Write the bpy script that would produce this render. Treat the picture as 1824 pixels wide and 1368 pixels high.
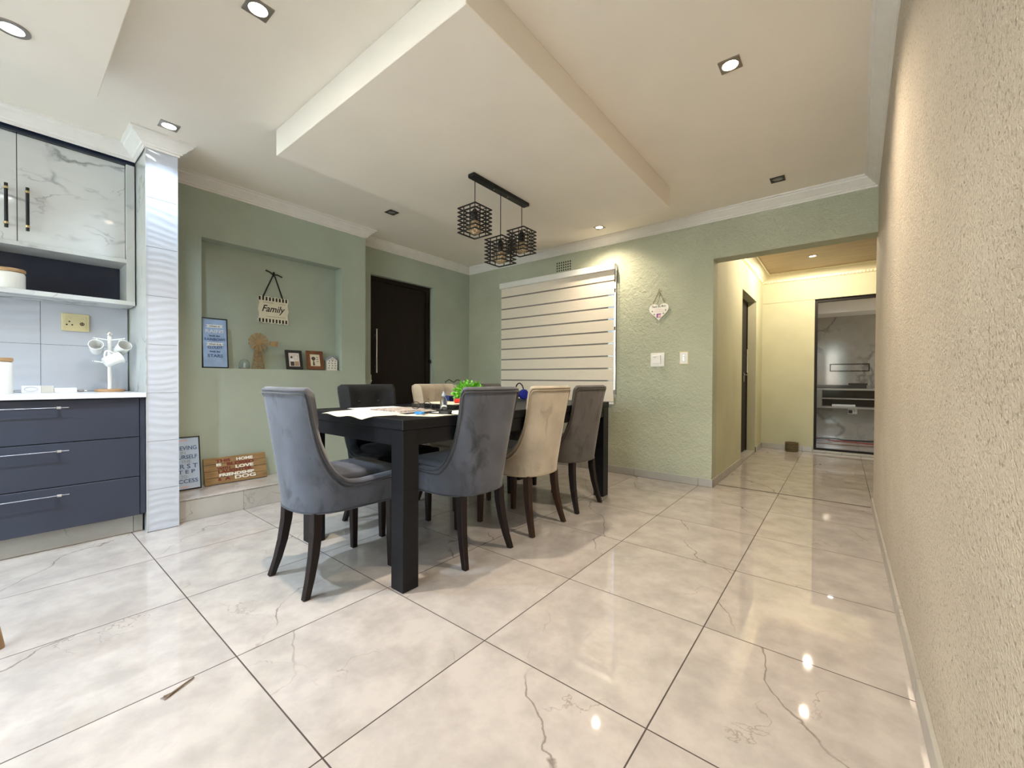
import bpy, bmesh, math, random
from mathutils import Vector, Matrix
random.seed(7)
PI = math.pi
R = math.radians
scene = bpy.context.scene
COL = scene.collection
for o in list(bpy.data.objects):
    bpy.data.objects.remove(o, do_unlink=True)

# ------------------------------------------------------------------ camera
yaw, pitch, roll = R(38.774), R(-0.618), R(0.273)
CAM = Vector((1.0075, -1.1012, 0.9533))
f0 = Vector((-math.sin(yaw), math.cos(yaw), 0)); r0 = Vector((math.cos(yaw), math.sin(yaw), 0)); u0 = Vector((0, 0, 1))
fw = f0*math.cos(pitch)+u0*math.sin(pitch); up = u0*math.cos(pitch)-f0*math.sin(pitch)
rt = r0*math.cos(roll)+up*math.sin(roll); up = up*math.cos(roll)-r0*math.sin(roll)
cd = bpy.data.cameras.new('camera'); cam = bpy.data.objects.new('camera', cd); COL.objects.link(cam)
cam.matrix_world = Matrix(((rt.x, up.x, -fw.x, CAM.x), (rt.y, up.y, -fw.y, CAM.y), (rt.z, up.z, -fw.z, CAM.z), (0, 0, 0, 1)))
cd.sensor_width = 36.0; cd.lens = 36.0*731.7/1824.0; cd.clip_start = 0.02; cd.clip_end = 100
scene.camera = cam
# ------------------------------------------------------------------ world, daylight, exposure
w = bpy.data.worlds.new('world'); scene.world = w; w.use_nodes = True
nt = w.node_tree; bg = nt.nodes['Background']
sky = nt.nodes.new('ShaderNodeTexSky'); sky.sky_type = 'NISHITA'; sky.sun_disc = False; sky.sun_elevation = R(35); sky.sun_rotation = R(200)
nt.links.new(sky.outputs[0], bg.inputs[0]); bg.inputs[1].default_value = 0.30
scene.view_settings.view_transform = 'Standard'; scene.view_settings.look = 'None'
scene.view_settings.exposure = 1.46; scene.view_settings.gamma = 1.0; scene.view_settings.use_curve_mapping = False
def daylight(loc, rot, sx, sy, watts, col):
    l = bpy.data.lights.new('daylight_fill', 'AREA'); l.shape = 'RECTANGLE'; l.size = sx; l.size_y = sy; l.energy = watts; l.color = col
    o = bpy.data.objects.new('daylight_fill', l); COL.objects.link(o); o.location = loc; o.rotation_euler = rot
    return o
WARM = (1.0, 0.84, 0.64); COOL = (0.68, 0.84, 1.0)
daylight((-0.55, -4.52, 1.45), (R(90), 0, PI), 3.0, 1.5, 265, (0.78, 0.90, 1.0))      # added fill daylight at unseen windows behind the photographer
daylight((2.85, 6.9, 1.5), (R(90), 0, R(90)), 1.5, 1.4, 5, (1.0, 0.90, 0.74))       # living room window beyond the glass door
P_WARM, P_COOL = 54.0, 29.0

# ------------------------------------------------------------------ materials
M = {}
def nodes_of(name):
    m = bpy.data.materials.new(name); m.use_nodes = True; M[name] = m
    n = m.node_tree.nodes; return m, n, m.node_tree.links, n['Principled BSDF']
def mat(name, col, rough=0.5, metal=0.0, var=0.06, scale=12.0, bump=0.0, bscale=60.0, sheen=0.0, spec=0.5, emit=0.0, alpha=1.0, trans=0.0, coat=0.0, stretch=(1, 1, 1), bdist=0.01):
    m, n, L, b = nodes_of(name)
    tc = n.new('ShaderNodeNewGeometry'); mp = n.new('ShaderNodeMapping'); mp.inputs['Scale'].default_value = stretch
    L.new(tc.outputs['Position'], mp.inputs['Vector'])
    nz = n.new('ShaderNodeTexNoise'); nz.inputs['Scale'].default_value = scale; nz.inputs['Detail'].default_value = 4
    L.new(mp.outputs[0], nz.inputs['Vector'])
    rp = n.new('ShaderNodeValToRGB')
    lo = tuple(max(0, c*(1-var)) for c in col); hi = tuple(min(1, c*(1+var)) for c in col)
    rp.color_ramp.elements[0].position = .3; rp.color_ramp.elements[1].position = .7
    rp.color_ramp.elements[0].color = (*lo, 1); rp.color_ramp.elements[1].color = (*hi, 1)
    L.new(nz.outputs[0], rp.inputs[0]); L.new(rp.outputs[0], b.inputs['Base Color'])
    b.inputs['Roughness'].default_value = rough; b.inputs['Metallic'].default_value = metal
    b.inputs['Specular IOR Level'].default_value = spec
    if sheen: b.inputs['Sheen Weight'].default_value = sheen; b.inputs['Sheen Roughness'].default_value = .4
    if coat: b.inputs['Coat Weight'].default_value = coat; b.inputs['Coat Roughness'].default_value = .04
    if trans: b.inputs['Transmission Weight'].default_value = trans
    if alpha < 1: b.inputs['Alpha'].default_value = alpha
    if emit:
        b.inputs['Emission Color'].default_value = (*col, 1); b.inputs['Emission Strength'].default_value = emit
    if bump:
        bz = n.new('ShaderNodeTexNoise'); bz.inputs['Scale'].default_value = bscale; bz.inputs['Detail'].default_value = 5; bz.inputs['Roughness'].default_value = .6
        L.new(mp.outputs[0], bz.inputs['Vector'])
        bp = n.new('ShaderNodeBump'); bp.inputs['Strength'].default_value = bump; bp.inputs['Distance'].default_value = bdist
        L.new(bz.outputs[0], bp.inputs['Height']); L.new(bp.outputs[0], b.inputs['Normal'])
    return m
def veined(name, base, dark, vein, rough, cscale, vscale, vwidth, vmask=.5, perobj=True, vein2=None, zstretch=(1, 1, 1), vdet=5, vdist=.3, lin=None):
    m, n, L, b = nodes_of(name)
    g = n.new('ShaderNodeNewGeometry'); oi = n.new('ShaderNodeObjectInfo')
    mp = n.new('ShaderNodeMapping'); mp.inputs['Scale'].default_value = zstretch
    L.new(g.outputs['Position'], mp.inputs['Vector'])
    mul = n.new('ShaderNodeMath'); mul.operation = 'MULTIPLY'; mul.inputs[1].default_value = 40.0 if perobj else 0.0
    L.new(oi.outputs['Random'], mul.inputs[0])
    def noise(scale, detail, rgh=.55, dist=0.0):
        z = n.new('ShaderNodeTexNoise'); z.noise_dimensions = '4D'; z.inputs['Scale'].default_value = scale; z.inputs['Detail'].default_value = detail
        z.inputs['Roughness'].default_value = rgh; z.inputs['Distortion'].default_value = dist
        L.new(mp.outputs[0], z.inputs['Vector']); L.new(mul.outputs[0], z.inputs['W']); return z
    c = noise(cscale, 6, .6)
    rp = n.new('ShaderNodeValToRGB'); rp.color_ramp.elements[0].position = .36; rp.color_ramp.elements[1].position = .62
    rp.color_ramp.elements[0].color = (*dark, 1); rp.color_ramp.elements[1].color = (*base, 1); L.new(c.outputs[0], rp.inputs[0])
    last = rp.outputs[0]
    for (vs, vw, vc, msk) in [(vscale, vwidth, vein, vmask)] + ([(vscale*2.3, vwidth*.55, vein2, vmask+.03)] if vein2 else []):
        v = noise(vs, vdet, .5, vdist)
        vo = v.outputs[0]
        if lin:                                     # running cracks instead of closed veins
            dp = n.new('ShaderNodeVectorMath'); dp.operation = 'DOT_PRODUCT'; dp.inputs[1].default_value = (lin[0], lin[1], 0) if vc == vein else (lin[1], -lin[0]*.8, 0)
            L.new(mp.outputs[0], dp.inputs[0])
            wn_ = n.new('ShaderNodeMath'); wn_.operation = 'MULTIPLY'; wn_.inputs[1].default_value = lin[2]; L.new(vo, wn_.inputs[0])
            a1 = n.new('ShaderNodeMath'); a1.operation = 'ADD'; L.new(dp.outputs['Value'], a1.inputs[0]); L.new(wn_.outputs[0], a1.inputs[1])
            a2 = n.new('ShaderNodeMath'); a2.operation = 'ADD'; L.new(a1.outputs[0], a2.inputs[0]); L.new(mul.outputs[0], a2.inputs[1])
            fr = n.new('ShaderNodeMath'); fr.operation = 'FRACT'; L.new(a2.outputs[0], fr.inputs[0]); vo = fr.outputs[0]
        s = n.new('ShaderNodeMath'); s.operation = 'SUBTRACT'; s.inputs[1].default_value = .5; L.new(vo, s.inputs[0])
        a = n.new('ShaderNodeMath'); a.operation = 'ABSOLUTE'; L.new(s.outputs[0], a.inputs[0])
        mr = n.new('ShaderNodeMapRange'); mr.inputs[1].default_value = 0; mr.inputs[2].default_value = vw; mr.inputs[3].default_value = 1; mr.inputs[4].default_value = 0
        L.new(a.outputs[0], mr.inputs[0])
        k = noise(vs*.9+.7, 2)
        mk = n.new('ShaderNodeMapRange'); mk.inputs[1].default_value = msk; mk.inputs[2].default_value = msk+.10; L.new(k.outputs[0], mk.inputs[0])
        mm = n.new('ShaderNodeMath'); mm.operation = 'MULTIPLY'; L.new(mr.outputs[0], mm.inputs[0]); L.new(mk.outputs[0], mm.inputs[1])
        mx = n.new('ShaderNodeMix'); mx.data_type = 'RGBA'; mx.inputs['B'].default_value = (*vc, 1)
        L.new(mm.outputs[0], mx.inputs['Factor']); L.new(last, mx.inputs['A']); last = mx.outputs['Result']
    L.new(last, b.inputs['Base Color']); b.inputs['Roughness'].default_value = rough
    return m
def plaster(name, col, bscales, strength, dist, pits=None, var=.07):
    m, n, L, b = nodes_of(name)
    g = n.new('ShaderNodeNewGeometry')
    big = n.new('ShaderNodeTexNoise'); big.inputs['Scale'].default_value = 2.2; big.inputs['Detail'].default_value = 5; L.new(g.outputs['Position'], big.inputs['Vector'])
    rp = n.new('ShaderNodeValToRGB'); rp.color_ramp.elements[0].position = .3; rp.color_ramp.elements[1].position = .7
    rp.color_ramp.elements[0].color = (*[c*(1-var) for c in col], 1); rp.color_ramp.elements[1].color = (*[min(1, c*(1+var)) for c in col], 1)
    L.new(big.outputs[0], rp.inputs[0]); last = rp.outputs[0]
    h = None
    for (s, wgt) in bscales:
        z = n.new('ShaderNodeTexNoise'); z.inputs['Scale'].default_value = s; z.inputs['Detail'].default_value = 4; z.inputs['Roughness'].default_value = .55; z.inputs['Distortion'].default_value = .4
        L.new(g.outputs['Position'], z.inputs['Vector'])
        mu = n.new('ShaderNodeMath'); mu.operation = 'MULTIPLY'; mu.inputs[1].default_value = wgt; L.new(z.outputs[0], mu.inputs[0])
        if h is None: h = mu.outputs[0]
        else:
            ad = n.new('ShaderNodeMath'); ad.operation = 'ADD'; L.new(h, ad.inputs[0]); L.new(mu.outputs[0], ad.inputs[1]); h = ad.outputs[0]
    if pits:
        z = n.new('ShaderNodeTexNoise'); z.inputs['Scale'].default_value = pits[0]; z.inputs['Detail'].default_value = 3; L.new(g.outputs['Position'], z.inputs['Vector'])
        mr = n.new('ShaderNodeMapRange'); mr.inputs[1].default_value = .57; mr.inputs[2].default_value = .70; L.new(z.outputs[0], mr.inputs[0])
        mx = n.new('ShaderNodeMix'); mx.data_type = 'RGBA'; mx.inputs['B'].default_value = (*pits[1], 1)
        L.new(mr.outputs[0], mx.inputs['Factor']); L.new(last, mx.inputs['A']); last = mx.outputs['Result']
    L.new(last, b.inputs['Base Color']); b.inputs['Roughness'].default_value = .85; b.inputs['Specular IOR Level'].default_value = .25
    bp = n.new('ShaderNodeBump'); bp.inputs['Strength'].default_value = strength; bp.inputs['Distance'].default_value = dist
    L.new(h, bp.inputs['Height']); L.new(bp.outputs[0], b.inputs['Normal'])
    return m

plaster('sage_plaster', (.405, .465, .39), [(14, .6), (60, .3)], .35, .006)
plaster('sage_rough_plaster', (.455, .475, .36), [(22, .7), (60, .6)], .9, .016)
plaster('stone_plaster', (.60, .53, .435), [(55, .6), (130, .8)], 1.0, .012, pits=(105, (.34, .29, .22)))
plaster('sage_plaster_warm_lit', (.52, .515, .36), [(14, .5), (60, .3)], .3, .005)  # same sage paint, yellow of the warm hall light put into the colour
mat('ceiling_paint', (.89, .83, .74), .75, var=.02, scale=3)
mat('cornice_white', (.80, .78, .74), .6, var=.03, bump=.15, bscale=40)
mat('hall_cornice', (.90, .83, .62), .6, var=.03)
mat('timber_ceiling', (.42, .31, .19), .5, var=.22, scale=6, stretch=(.5, 14, 1))
veined('porcelain_tile', (.475, .434, .408), (.37, .338, .318), (.19, .163, .147), .03, 7.0, 1.6, .0085, .44, True, (.29, .255, .225), (1, 1, 1), 6, .2, (1.15, .75, 1.1))
veined('skirting_tile', (.44, .42, .385), (.35, .335, .305), (.22, .20, .18), .30, 2.5, 2.0, .006, .5)
veined('cabinet_marble', (.66, .67, .665), (.58, .59, .59), (.24, .25, .26), .06, 1.2, 1.5, .022, .47, False, (.40, .41, .42), (1, 1, 1.5), 7, .6)
veined('side_marble', (.60, .61, .59), (.50, .51, .50), (.33, .34, .34), .08, 2.2, 2.2, .02, .47, False)
veined('tv_marble', (.36, .33, .28), (.25, .23, .195), (.15, .14, .12), .07, 1.6, 1.3, .03, .42, False, (.26, .25, .23))
mat('grout', (.06, .045, .04), .9, var=.2)
mat('glossy_white_tile', (.49, .515, .575), .10, var=.015, scale=4)
mat('quartz', (.70, .70, .72), .2, var=.03, scale=60)
mat('navy_drawer', (.031, .037, .060), .42, var=.10, scale=2.5)
mat('navy_panel', (.012, .018, .038), .10, var=.1)
mat('carcass_dark', (.03, .035, .05), .5)
mat('black_metal', (.012, .012, .013), .45, metal=.3)
mat('brushed_steel', (.55, .54, .52), .3, metal=1.0)
mat('gunmetal', (.22, .22, .24), .3, metal=1.0)
mat('chrome', (.72, .72, .73), .14, metal=1.0)
mat('gold_metal', (.62, .48, .26), .3, metal=1.0)
mat('socket_gold', (.62, .54, .32), .4, metal=.1)
mat('grey_velvet', (.082, .088, .112), .85, var=.30, scale=5, sheen=.28, bump=.15, bscale=300, bdist=.002)
mat('grey_velvet_shaded', (.017, .0185, .021), .9, var=.2, scale=7, spec=.2, sheen=.04, bump=.15, bscale=300, bdist=.002)  # copy of the grey velvet with shade put into its colour
mat('grey_velvet_warm_lit', (.098, .088, .082), .85, var=.25, scale=5, sheen=.22, bump=.15, bscale=300, bdist=.002)  # copy of the grey velvet with warm lamplight put into its colour
mat('beige_velvet', (.46, .395, .31), .85, var=.14, scale=7, sheen=.5, bump=.15, bscale=300, bdist=.002)
mat('grey_piping', (.045, .047, .058), .8, sheen=.3)
mat('grey_piping_shaded', (.012, .012, .014), .8, sheen=.2)  # grey piping darkened to match the shaded velvet
mat('grey_piping_warm_lit', (.06, .052, .047), .8, sheen=.3)  # grey piping browned to match the warm lit velvet
mat('beige_piping', (.34, .28, .20), .8, sheen=.3)
mat('mahogany_leg', (.009, .004, .004), .4, var=.25, scale=20, stretch=(3, 3, .4), spec=.35)
mat('walnut_leg', (.030, .012, .006), .38, var=.25, scale=20, stretch=(3, 3, .4), spec=.35)
mat('black_table_wood', (.005, .0055, .008), .45, spec=.28, var=.35, scale=10, stretch=(.6, .6, 6), bump=.12, bscale=90, bdist=.002)
mat('dark_door_wood', (.011, .007, .005), .6, spec=.25, var=.3, scale=8, stretch=(4, 4, .5))
mat('dark_frame', (.010, .007, .006), .5, spec=.2)
mat('blind_fabric', (.80, .72, .60), .9, var=.05, scale=30, stretch=(.4, 1, 10))
mat('blind_sheer', (.30, .27, .23), .9, var=.08, alpha=.60, scale=60)
mat('white_plastic', (.80, .79, .76), .35, var=.02)
mat('window_frame', (.10, .085, .07), .5)
mat('white_ceramic', (.78, .78, .76), .2, var=.02, coat=.3)
mat('cream_ceramic', (.74, .73, .68), .35, var=.03)
mat('bamboo', (.40, .24, .11), .5, var=.2, scale=18, stretch=(1, 1, 5))
mat('wood_cutout', (.36, .245, .115), .6, var=.2, scale=20)
mat('wood_shadow', (.12, .07, .03), .8)
mat('plank_wood', (.27, .165, .068), .6, var=.22, scale=9, stretch=(6, 1, 6))
mat('white_paint', (.82, .80, .74), .6)
mat('red_paint', (.17, .022, .016), .6)
mat('black_paint', (.015, .014, .014), .6)
mat('ribbon_black', (.013, .013, .014), .8)
mat('cream_board', (.76, .73, .58), .6, var=.04)
mat('sign_blue', (.30, .43, .66), .5, var=.14, scale=14)
mat('sign_pale', (.50, .62, .82), .5, var=.06, scale=10)
mat('ink_blue', (.07, .13, .30), .6)
mat('ink_pale', (.34, .40, .50), .6)
mat('ink_white', (.72, .76, .80), .6)
mat('ink_teal', (.05, .12, .24), .6)
mat('ink_purple', (.23, .06, .30), .6)
mat('ink_pink', (.75, .45, .45), .6)
mat('ink_olive', (.36, .33, .22), .6)
mat('ink_grey', (.25, .24, .22), .6)
mat('photo_paper', (.72, .66, .62), .35, var=.12, scale=40)
mat('photo_sepia', (.74, .68, .52), .4, var=.05, scale=30)
mat('photo_dark', (.05, .04, .035), .5)
mat('photo_tan', (.38, .25, .17), .5, var=.2, scale=60)
mat('brown_frame', (.17, .062, .025), .35, var=.3, scale=25)
mat('twine', (.22, .15, .09), .9)
mat('glass_clear', (.92, .97, .98), .02, trans=1.0, var=.01)
mat('window_glass', (.9, .95, .95), .0, var=.01, alpha=.10, spec=.6)
mat('door_glass', (.10, .09, .08), .01, var=.02, alpha=.10, spec=.5)
mat('leaf_green', (.17, .56, .04), .5, var=.45, scale=45)
mat('stem_green', (.05, .16, .02), .6)
mat('paper_cream', (.78, .72, .58), .8, var=.05)
mat('paper_white', (.80, .80, .80), .8, var=.03)
mat('paper_print', (.42, .37, .34), .6, var=.55, scale=45)
mat('key_blue', (.02, .22, .62), .35)
mat('red_plastic', (.62, .03, .02), .35)
mat('navy_plastic', (.02, .035, .16), .35)
mat('blue_plastic', (.02, .03, .32), .25)
mat('purple_plastic', (.09, .03, .20), .3)
mat('beige_box', (.47, .42, .33), .7, var=.06)
mat('wicker', (.15, .11, .045), .8, var=.3, scale=60, bump=.4, bscale=120)
mat('cable_red', (.30, .03, .015), .5)
mat('cable_black', (.012, .011, .011), .5)
mat('seat_cream', (.60, .58, .52), .6)
mat('stool_wood', (.30, .18, .09), .5, var=.2, scale=15, stretch=(4, 4, .6))
mat('stick_brown', (.16, .11, .07), .8, var=.3, scale=60)
mat('lamp_lens_off', (.30, .29, .28), .2)
mat('downlight_metal', (.34, .31, .28), .32, metal=.8)
mat('downlight_dark', (.035, .033, .03), .5, metal=.4)
mat('lamp_warm', (1.0, .86, .66), .4, emit=14, var=0)
mat('lamp_cool', (.92, .97, 1.0), .4, emit=14, var=0)
mat('added_dark_wall', (.10, .08, .06), .9, var=.2)  # dark colour for the wall added outside the window
mat('shelf_grey', (.27, .245, .21), .4)
mat('vent_dark', (.015, .015, .013), .9)
def crackle(name):
    m, n, L, b = nodes_of(name)
    g = n.new('ShaderNodeNewGeometry'); v = n.new('ShaderNodeTexVoronoi'); v.inputs['Scale'].default_value = 95; L.new(g.outputs['Position'], v.inputs['Vector'])
    rp = n.new('ShaderNodeValToRGB'); rp.color_ramp.elements[0].color = (.95, .84, .64, 1); rp.color_ramp.elements[1].color = (.42, .29, .15, 1)
    rp.color_ramp.elements[0].position = .25; rp.color_ramp.elements[1].position = .55
    L.new(v.outputs['Distance'], rp.inputs[0]); L.new(rp.outputs[0], b.inputs['Base Color'])
    b.inputs['Metallic'].default_value = .1; b.inputs['Roughness'].default_value = .2
    bp = n.new('ShaderNodeBump'); bp.inputs['Strength'].default_value = .8; bp.inputs['Distance'].default_value = .004; L.new(v.outputs['Distance'], bp.inputs['Height']); L.new(bp.outputs[0], b.inputs['Normal'])
crackle('gold_mosaic')
def brush_marks(name, k):                       # brushed patches in the velvet pile
    m = M[name]; n = m.node_tree.nodes; L = m.node_tree.links; b = n['Principled BSDF']
    src = b.inputs['Base Color'].links[0].from_socket
    g = n.new('ShaderNodeNewGeometry'); mp = n.new('ShaderNodeMapping'); mp.inputs['Scale'].default_value = (1, 1, .55); L.new(g.outputs['Position'], mp.inputs['Vector'])
    z = n.new('ShaderNodeTexNoise'); z.inputs['Scale'].default_value = 8.5; z.inputs['Detail'].default_value = 6; z.inputs['Roughness'].default_value = .62; z.inputs['Distortion'].default_value = .8; L.new(mp.outputs[0], z.inputs['Vector'])
    mr = n.new('ShaderNodeMapRange'); mr.inputs[1].default_value = .54; mr.inputs[2].default_value = .68; mr.inputs[3].default_value = 1.0; mr.inputs[4].default_value = k; L.new(z.outputs[0], mr.inputs[0])
    mx = n.new('ShaderNodeVectorMath'); mx.operation = 'SCALE'; L.new(src, mx.inputs[0]); L.new(mr.outputs[0], mx.inputs['Scale']); L.new(mx.outputs[0], b.inputs['Base Color'])
for nm_, k_ in (('grey_velvet', .42), ('grey_velvet_warm_lit', .5), ('beige_velvet', .72)): brush_marks(nm_, k_)

# ------------------------------------------------------------------ geometry helpers
class MB:
    def __init__(s): s.v = []; s.f = []
    def add(s, vs, fs):
        o = len(s.v); s.v += [tuple(p) for p in vs]; s.f += [tuple(i+o for i in q) for q in fs]; return s
    def box(s, x0, x1, y0, y1, z0, z1):
        return s.add([(x0, y0, z0), (x1, y0, z0), (x1, y1, z0), (x0, y1, z0), (x0, y0, z1), (x1, y0, z1), (x1, y1, z1), (x0, y1, z1)],
                     [(0, 3, 2, 1), (4, 5, 6, 7), (0, 1, 5, 4), (1, 2, 6, 5), (2, 3, 7, 6), (3, 0, 4, 7)])
    def prism(s, poly, z0, z1):
        n = len(poly)
        return s.add([(x, y, z0) for x, y in poly]+[(x, y, z1) for x, y in poly],
                     [tuple(range(n-1, -1, -1)), tuple(range(n, 2*n))]+[(i, (i+1) % n, n+(i+1) % n, n+i) for i in range(n)])
    def loft(s, rings, cap=True):
        n = len(rings[0]); vs = [p for r in rings for p in r]; fs = []
        for k in range(len(rings)-1):
            for i in range(n):
                j = (i+1) % n; fs.append((k*n+i, k*n+j, (k+1)*n+j, (k+1)*n+i))
        if cap: fs.append(tuple(range(n-1, -1, -1))); fs.append(tuple((len(rings)-1)*n+i for i in range(n)))
        return s.add(vs, fs)
    def lathe(s, prof, n=24, c=(0, 0, 0), cap=False):
        rings = [[(c[0]+r*math.cos(2*PI*i/n), c[1]+r*math.sin(2*PI*i/n), c[2]+z) for i in range(n)] for r, z in prof]
        return s.loft(rings, cap)
    def tube(s, pts, r, n=8, closed=False):
        pts = [Vector(p) for p in pts]; rings = []; N = len(pts)
        prev = None
        for i, p in enumerate(pts):
            if closed: d = pts[(i+1) % N]-pts[i-1]
            else: d = pts[min(i+1, N-1)]-pts[max(i-1, 0)]
            d.normalize()
            a = prev if prev is not None else (Vector((0, 0, 1)) if abs(d.z) < .9 else Vector((1, 0, 0)))
            x = a - d*a.dot(d)
            if x.length < 1e-6: x = d.orthogonal()
            x.normalize(); prev = x; y = d.cross(x)
            rr = r[i] if isinstance(r, (list, tuple)) else r
            rings.append([tuple(p+x*rr*math.cos(2*PI*k/n)+y*rr*math.sin(2*PI*k/n)) for k in range(n)])
        if closed: rings.append(rings[0]); return s.loft(rings, False)
        return s.loft(rings, True)
    def build(s, name, m, parent=None, smooth=False, bevel=0.0, seg=1, loc=None, rot=None, angle=None):
        me = bpy.data.meshes.new(name); me.from_pydata(s.v, [], s.f); me.update()
        bm = bmesh.new(); bm.from_mesh(me)
        bmesh.ops.recalc_face_normals(bm, faces=bm.faces)
        if bevel:
            es = [e for e in bm.edges if len(e.link_faces) == 2 and e.calc_face_angle(0) > .5]
            bmesh.ops.bevel(bm, geom=es, offset=bevel, segments=seg, profile=.5, affect='EDGES', clamp_overlap=True)
        bm.to_mesh(me); bm.free()
        if smooth:
            me.polygons.foreach_set('use_smooth', [True]*len(me.polygons))
            me.set_sharp_from_angle(angle=R(angle or 50))
        me.materials.append(M[m]); me.name = name
        o = bpy.data.objects.new(name, me); COL.objects.link(o)
        if parent is not None: o.parent = parent
        if loc: o.location = loc
        if rot: o.rotation_euler = rot
        return o
def BX(*a): return MB().box(*a)
def obj_from(name, me, parent=None, loc=None, rot=None):
    o = bpy.data.objects.new(name, me); COL.objects.link(o)
    if parent is not None: o.parent = parent
    if loc: o.location = loc
    if rot: o.rotation_euler = rot
    return o
def tag(o, label, cat, group=None):
    o['label'] = label; o['category'] = cat
    if group: o['group'] = group
    return o
def thing(name, label, cat, loc=(0, 0, 0), rot=(0, 0, 0), group=None):
    o = bpy.data.objects.new(name, None); COL.objects.link(o); o.location = loc; o.rotation_euler = rot; o.empty_display_size = .05
    return tag(o, label, cat, group)
def struct(o, label=None):
    o['kind'] = 'structure'
    if label: o['label'] = label
    return o
def copy_tree(o, parent=None):
    c = o.copy(); COL.objects.link(c)
    if parent is not None: c.parent = parent
    for ch in list(o.children): copy_tree(ch, c)
    return c
def lettering(text, size, m, parent, u, v, wv=.002, align='CENTER', width=None, shear=0.0, name='lettering', bold=.0, depth=.0008):
    cu = bpy.data.curves.new('lettering', 'FONT'); cu.body = text; cu.size = size; cu.align_x = align; cu.align_y = 'CENTER'; cu.extrude = depth; cu.shear = shear; cu.offset = bold; cu.resolution_u = 3
    to = bpy.data.objects.new('lettering', cu); COL.objects.link(to)
    dg = bpy.context.evaluated_depsgraph_get(); dg.update()
    me = bpy.data.meshes.new_from_object(to.evaluated_get(dg)); bpy.data.objects.remove(to); bpy.data.curves.remove(cu)
    if width and len(me.vertices):
        xs = [q.co.x for q in me.vertices]; wd = max(xs)-min(xs); cx = (max(xs)+min(xs))/2
        for q in me.vertices: q.co.x = (q.co.x-cx)*width/wd
    me.materials.clear(); me.materials.append(M[m])
    return obj_from(name, me, parent, (u, v, wv))
LEFT = (R(90), 0, R(90)); BACK = (R(90), 0, 0)          # frames of things on the left walls and on the window wall
def lean(base, deg): return (base[0]-R(deg), base[1], base[2])

# ------------------------------------------------------------------ room shell
ZC = 2.44
XR, YB, YK = 1.20, 2.86, -4.6          # right wall, window wall, wall behind the photographer
XA, XD, XKB = -2.72, -2.92, -2.87      # alcove wall, door wall, kitchen wall
floor = struct(BX(-3.1, 3.05, YK-.15, 8.0, -.10, -.0003).build('floor', 'grout'), 'polished beige porcelain floor tiles with dark grout')
tile_cache = {}
def floor_tile(x0, x1, y0, y1):
    g = .0022; w_, h_ = round(x1-x0-2*g, 4), round(y1-y0-2*g, 4)
    if w_ < .02 or h_ < .02: return
    key = (w_, h_)
    if key not in tile_cache:
        o = BX(-w_/2, w_/2, -h_/2, h_/2, -.0012, 0).build('tile', 'porcelain_tile', floor); tile_cache[key] = o.data
        o.location = ((x0+x1)/2, (y0+y1)/2, 0)
    else:
        obj_from('tile', tile_cache[key], floor, ((x0+x1)/2, (y0+y1)/2, 0))
for (rx0, rx1, ry0, ry1) in [(-2.92, 1.2, -4.6, 2.86), (.11, 1.2, 2.86, 3.02), (.11, 2.2, 3.02, 5.72), (-.5, 2.9, 5.87, 7.85)]:
    for i in range(-6, 6):
        for j in range(-9, 15):
            x0, x1 = max(rx0, i*.6), min(rx1, i*.6+.6); y0, y1 = max(ry0, j*.6), min(ry1, j*.6+.6)
            if x1-x0 > .03 and y1-y0 > .03: floor_tile(x0, x1, y0, y1)

wb = MB()                                # window wall with its window and the hall opening
WX0, WX1, WZ0, WZ1 = -2.24, -.80, .80, 2.04
HB = 2.03
wb.box(-3.1, WX0, YB, 3.02, 0, ZC+.1).box(WX1, .11, YB, 3.02, 0, ZC+.1).box(WX0, WX1, YB, 3.02, 0, WZ0).box(WX0, WX1, YB, 3.02, WZ1, ZC+.1).box(.11, 1.35, YB, 3.02, HB, ZC+.1)
struct(wb.build('wall_back', 'sage_rough_plaster'), 'sage green rough plaster wall with blind and hall opening')
wa = MB(); NY0, NY1, NZ0, NZ1 = -.16, .94, 1.03, 2.005
for (y0, y1, z0, z1) in [(-.39, NY0, 0, ZC), (NY1, 1.19, 0, ZC), (NY0, NY1, 0, NZ0), (NY0, NY1, NZ1, ZC)]: wa.box(XA-.14, XA, y0, y1, z0, z1)
wa.box(-3.1, XA-.12, -.39, 1.19, 0, ZC)
struct(wa.build('wall_alcove', 'sage_plaster'), 'sage green wall with recessed display niche')
DY0, DY1, DZ = 1.375, 2.24, 2.075
wd = MB().box(-3.1, XD, 1.19, DY0, 0, ZC+.1).box(-3.1, XD, DY1, YB, 0, ZC+.1).box(-3.1, XD, DY0, DY1, DZ, ZC+.1)
struct(wd.build('wall_left', 'sage_plaster'), 'sage green wall around the dark front door')
struct(BX(-3.1, XKB-.012, YK, -.391, 0, ZC+.1).build('wall_kitchen', 'sage_plaster'), 'kitchen wall behind the cabinets')
ys_ = [YK, .6, 1.1, 1.4, 1.8, 2.3, 2.86, 3.02]
def xr(y, z): return XR-.038*min(1, max(0, (2.86-y)/1.76))*min(1, max(0, z/2.36))
rgs = [[(xr(y, z), y, z) for z in (0, .6, 1.2, 1.8, 2.36, ZC+.1)]+[(1.35, y, ZC+.1), (1.35, y, 0)] for y in ys_]
struct(MB().loft(rgs).build('wall_right', 'stone_plaster', smooth=True, angle=30), 'rough beige plaster wall close to the camera')
wr = MB().box(-3.1, -2.05, YK-.15, YK, 0, ZC+.1).box(.95, 1.35, YK-.15, YK, 0, ZC+.1).box(-2.05, .95, YK-.15, YK, 0, .7).box(-2.05, .95, YK-.15, YK, 2.2, ZC+.1)
struct(wr.build('wall_front', 'sage_plaster'), 'unseen wall with added windows behind the viewer')  # window openings out of view, added to let daylight in
HD0, HD1, HDZ = 4.22, 5.20, 2.005
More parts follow.
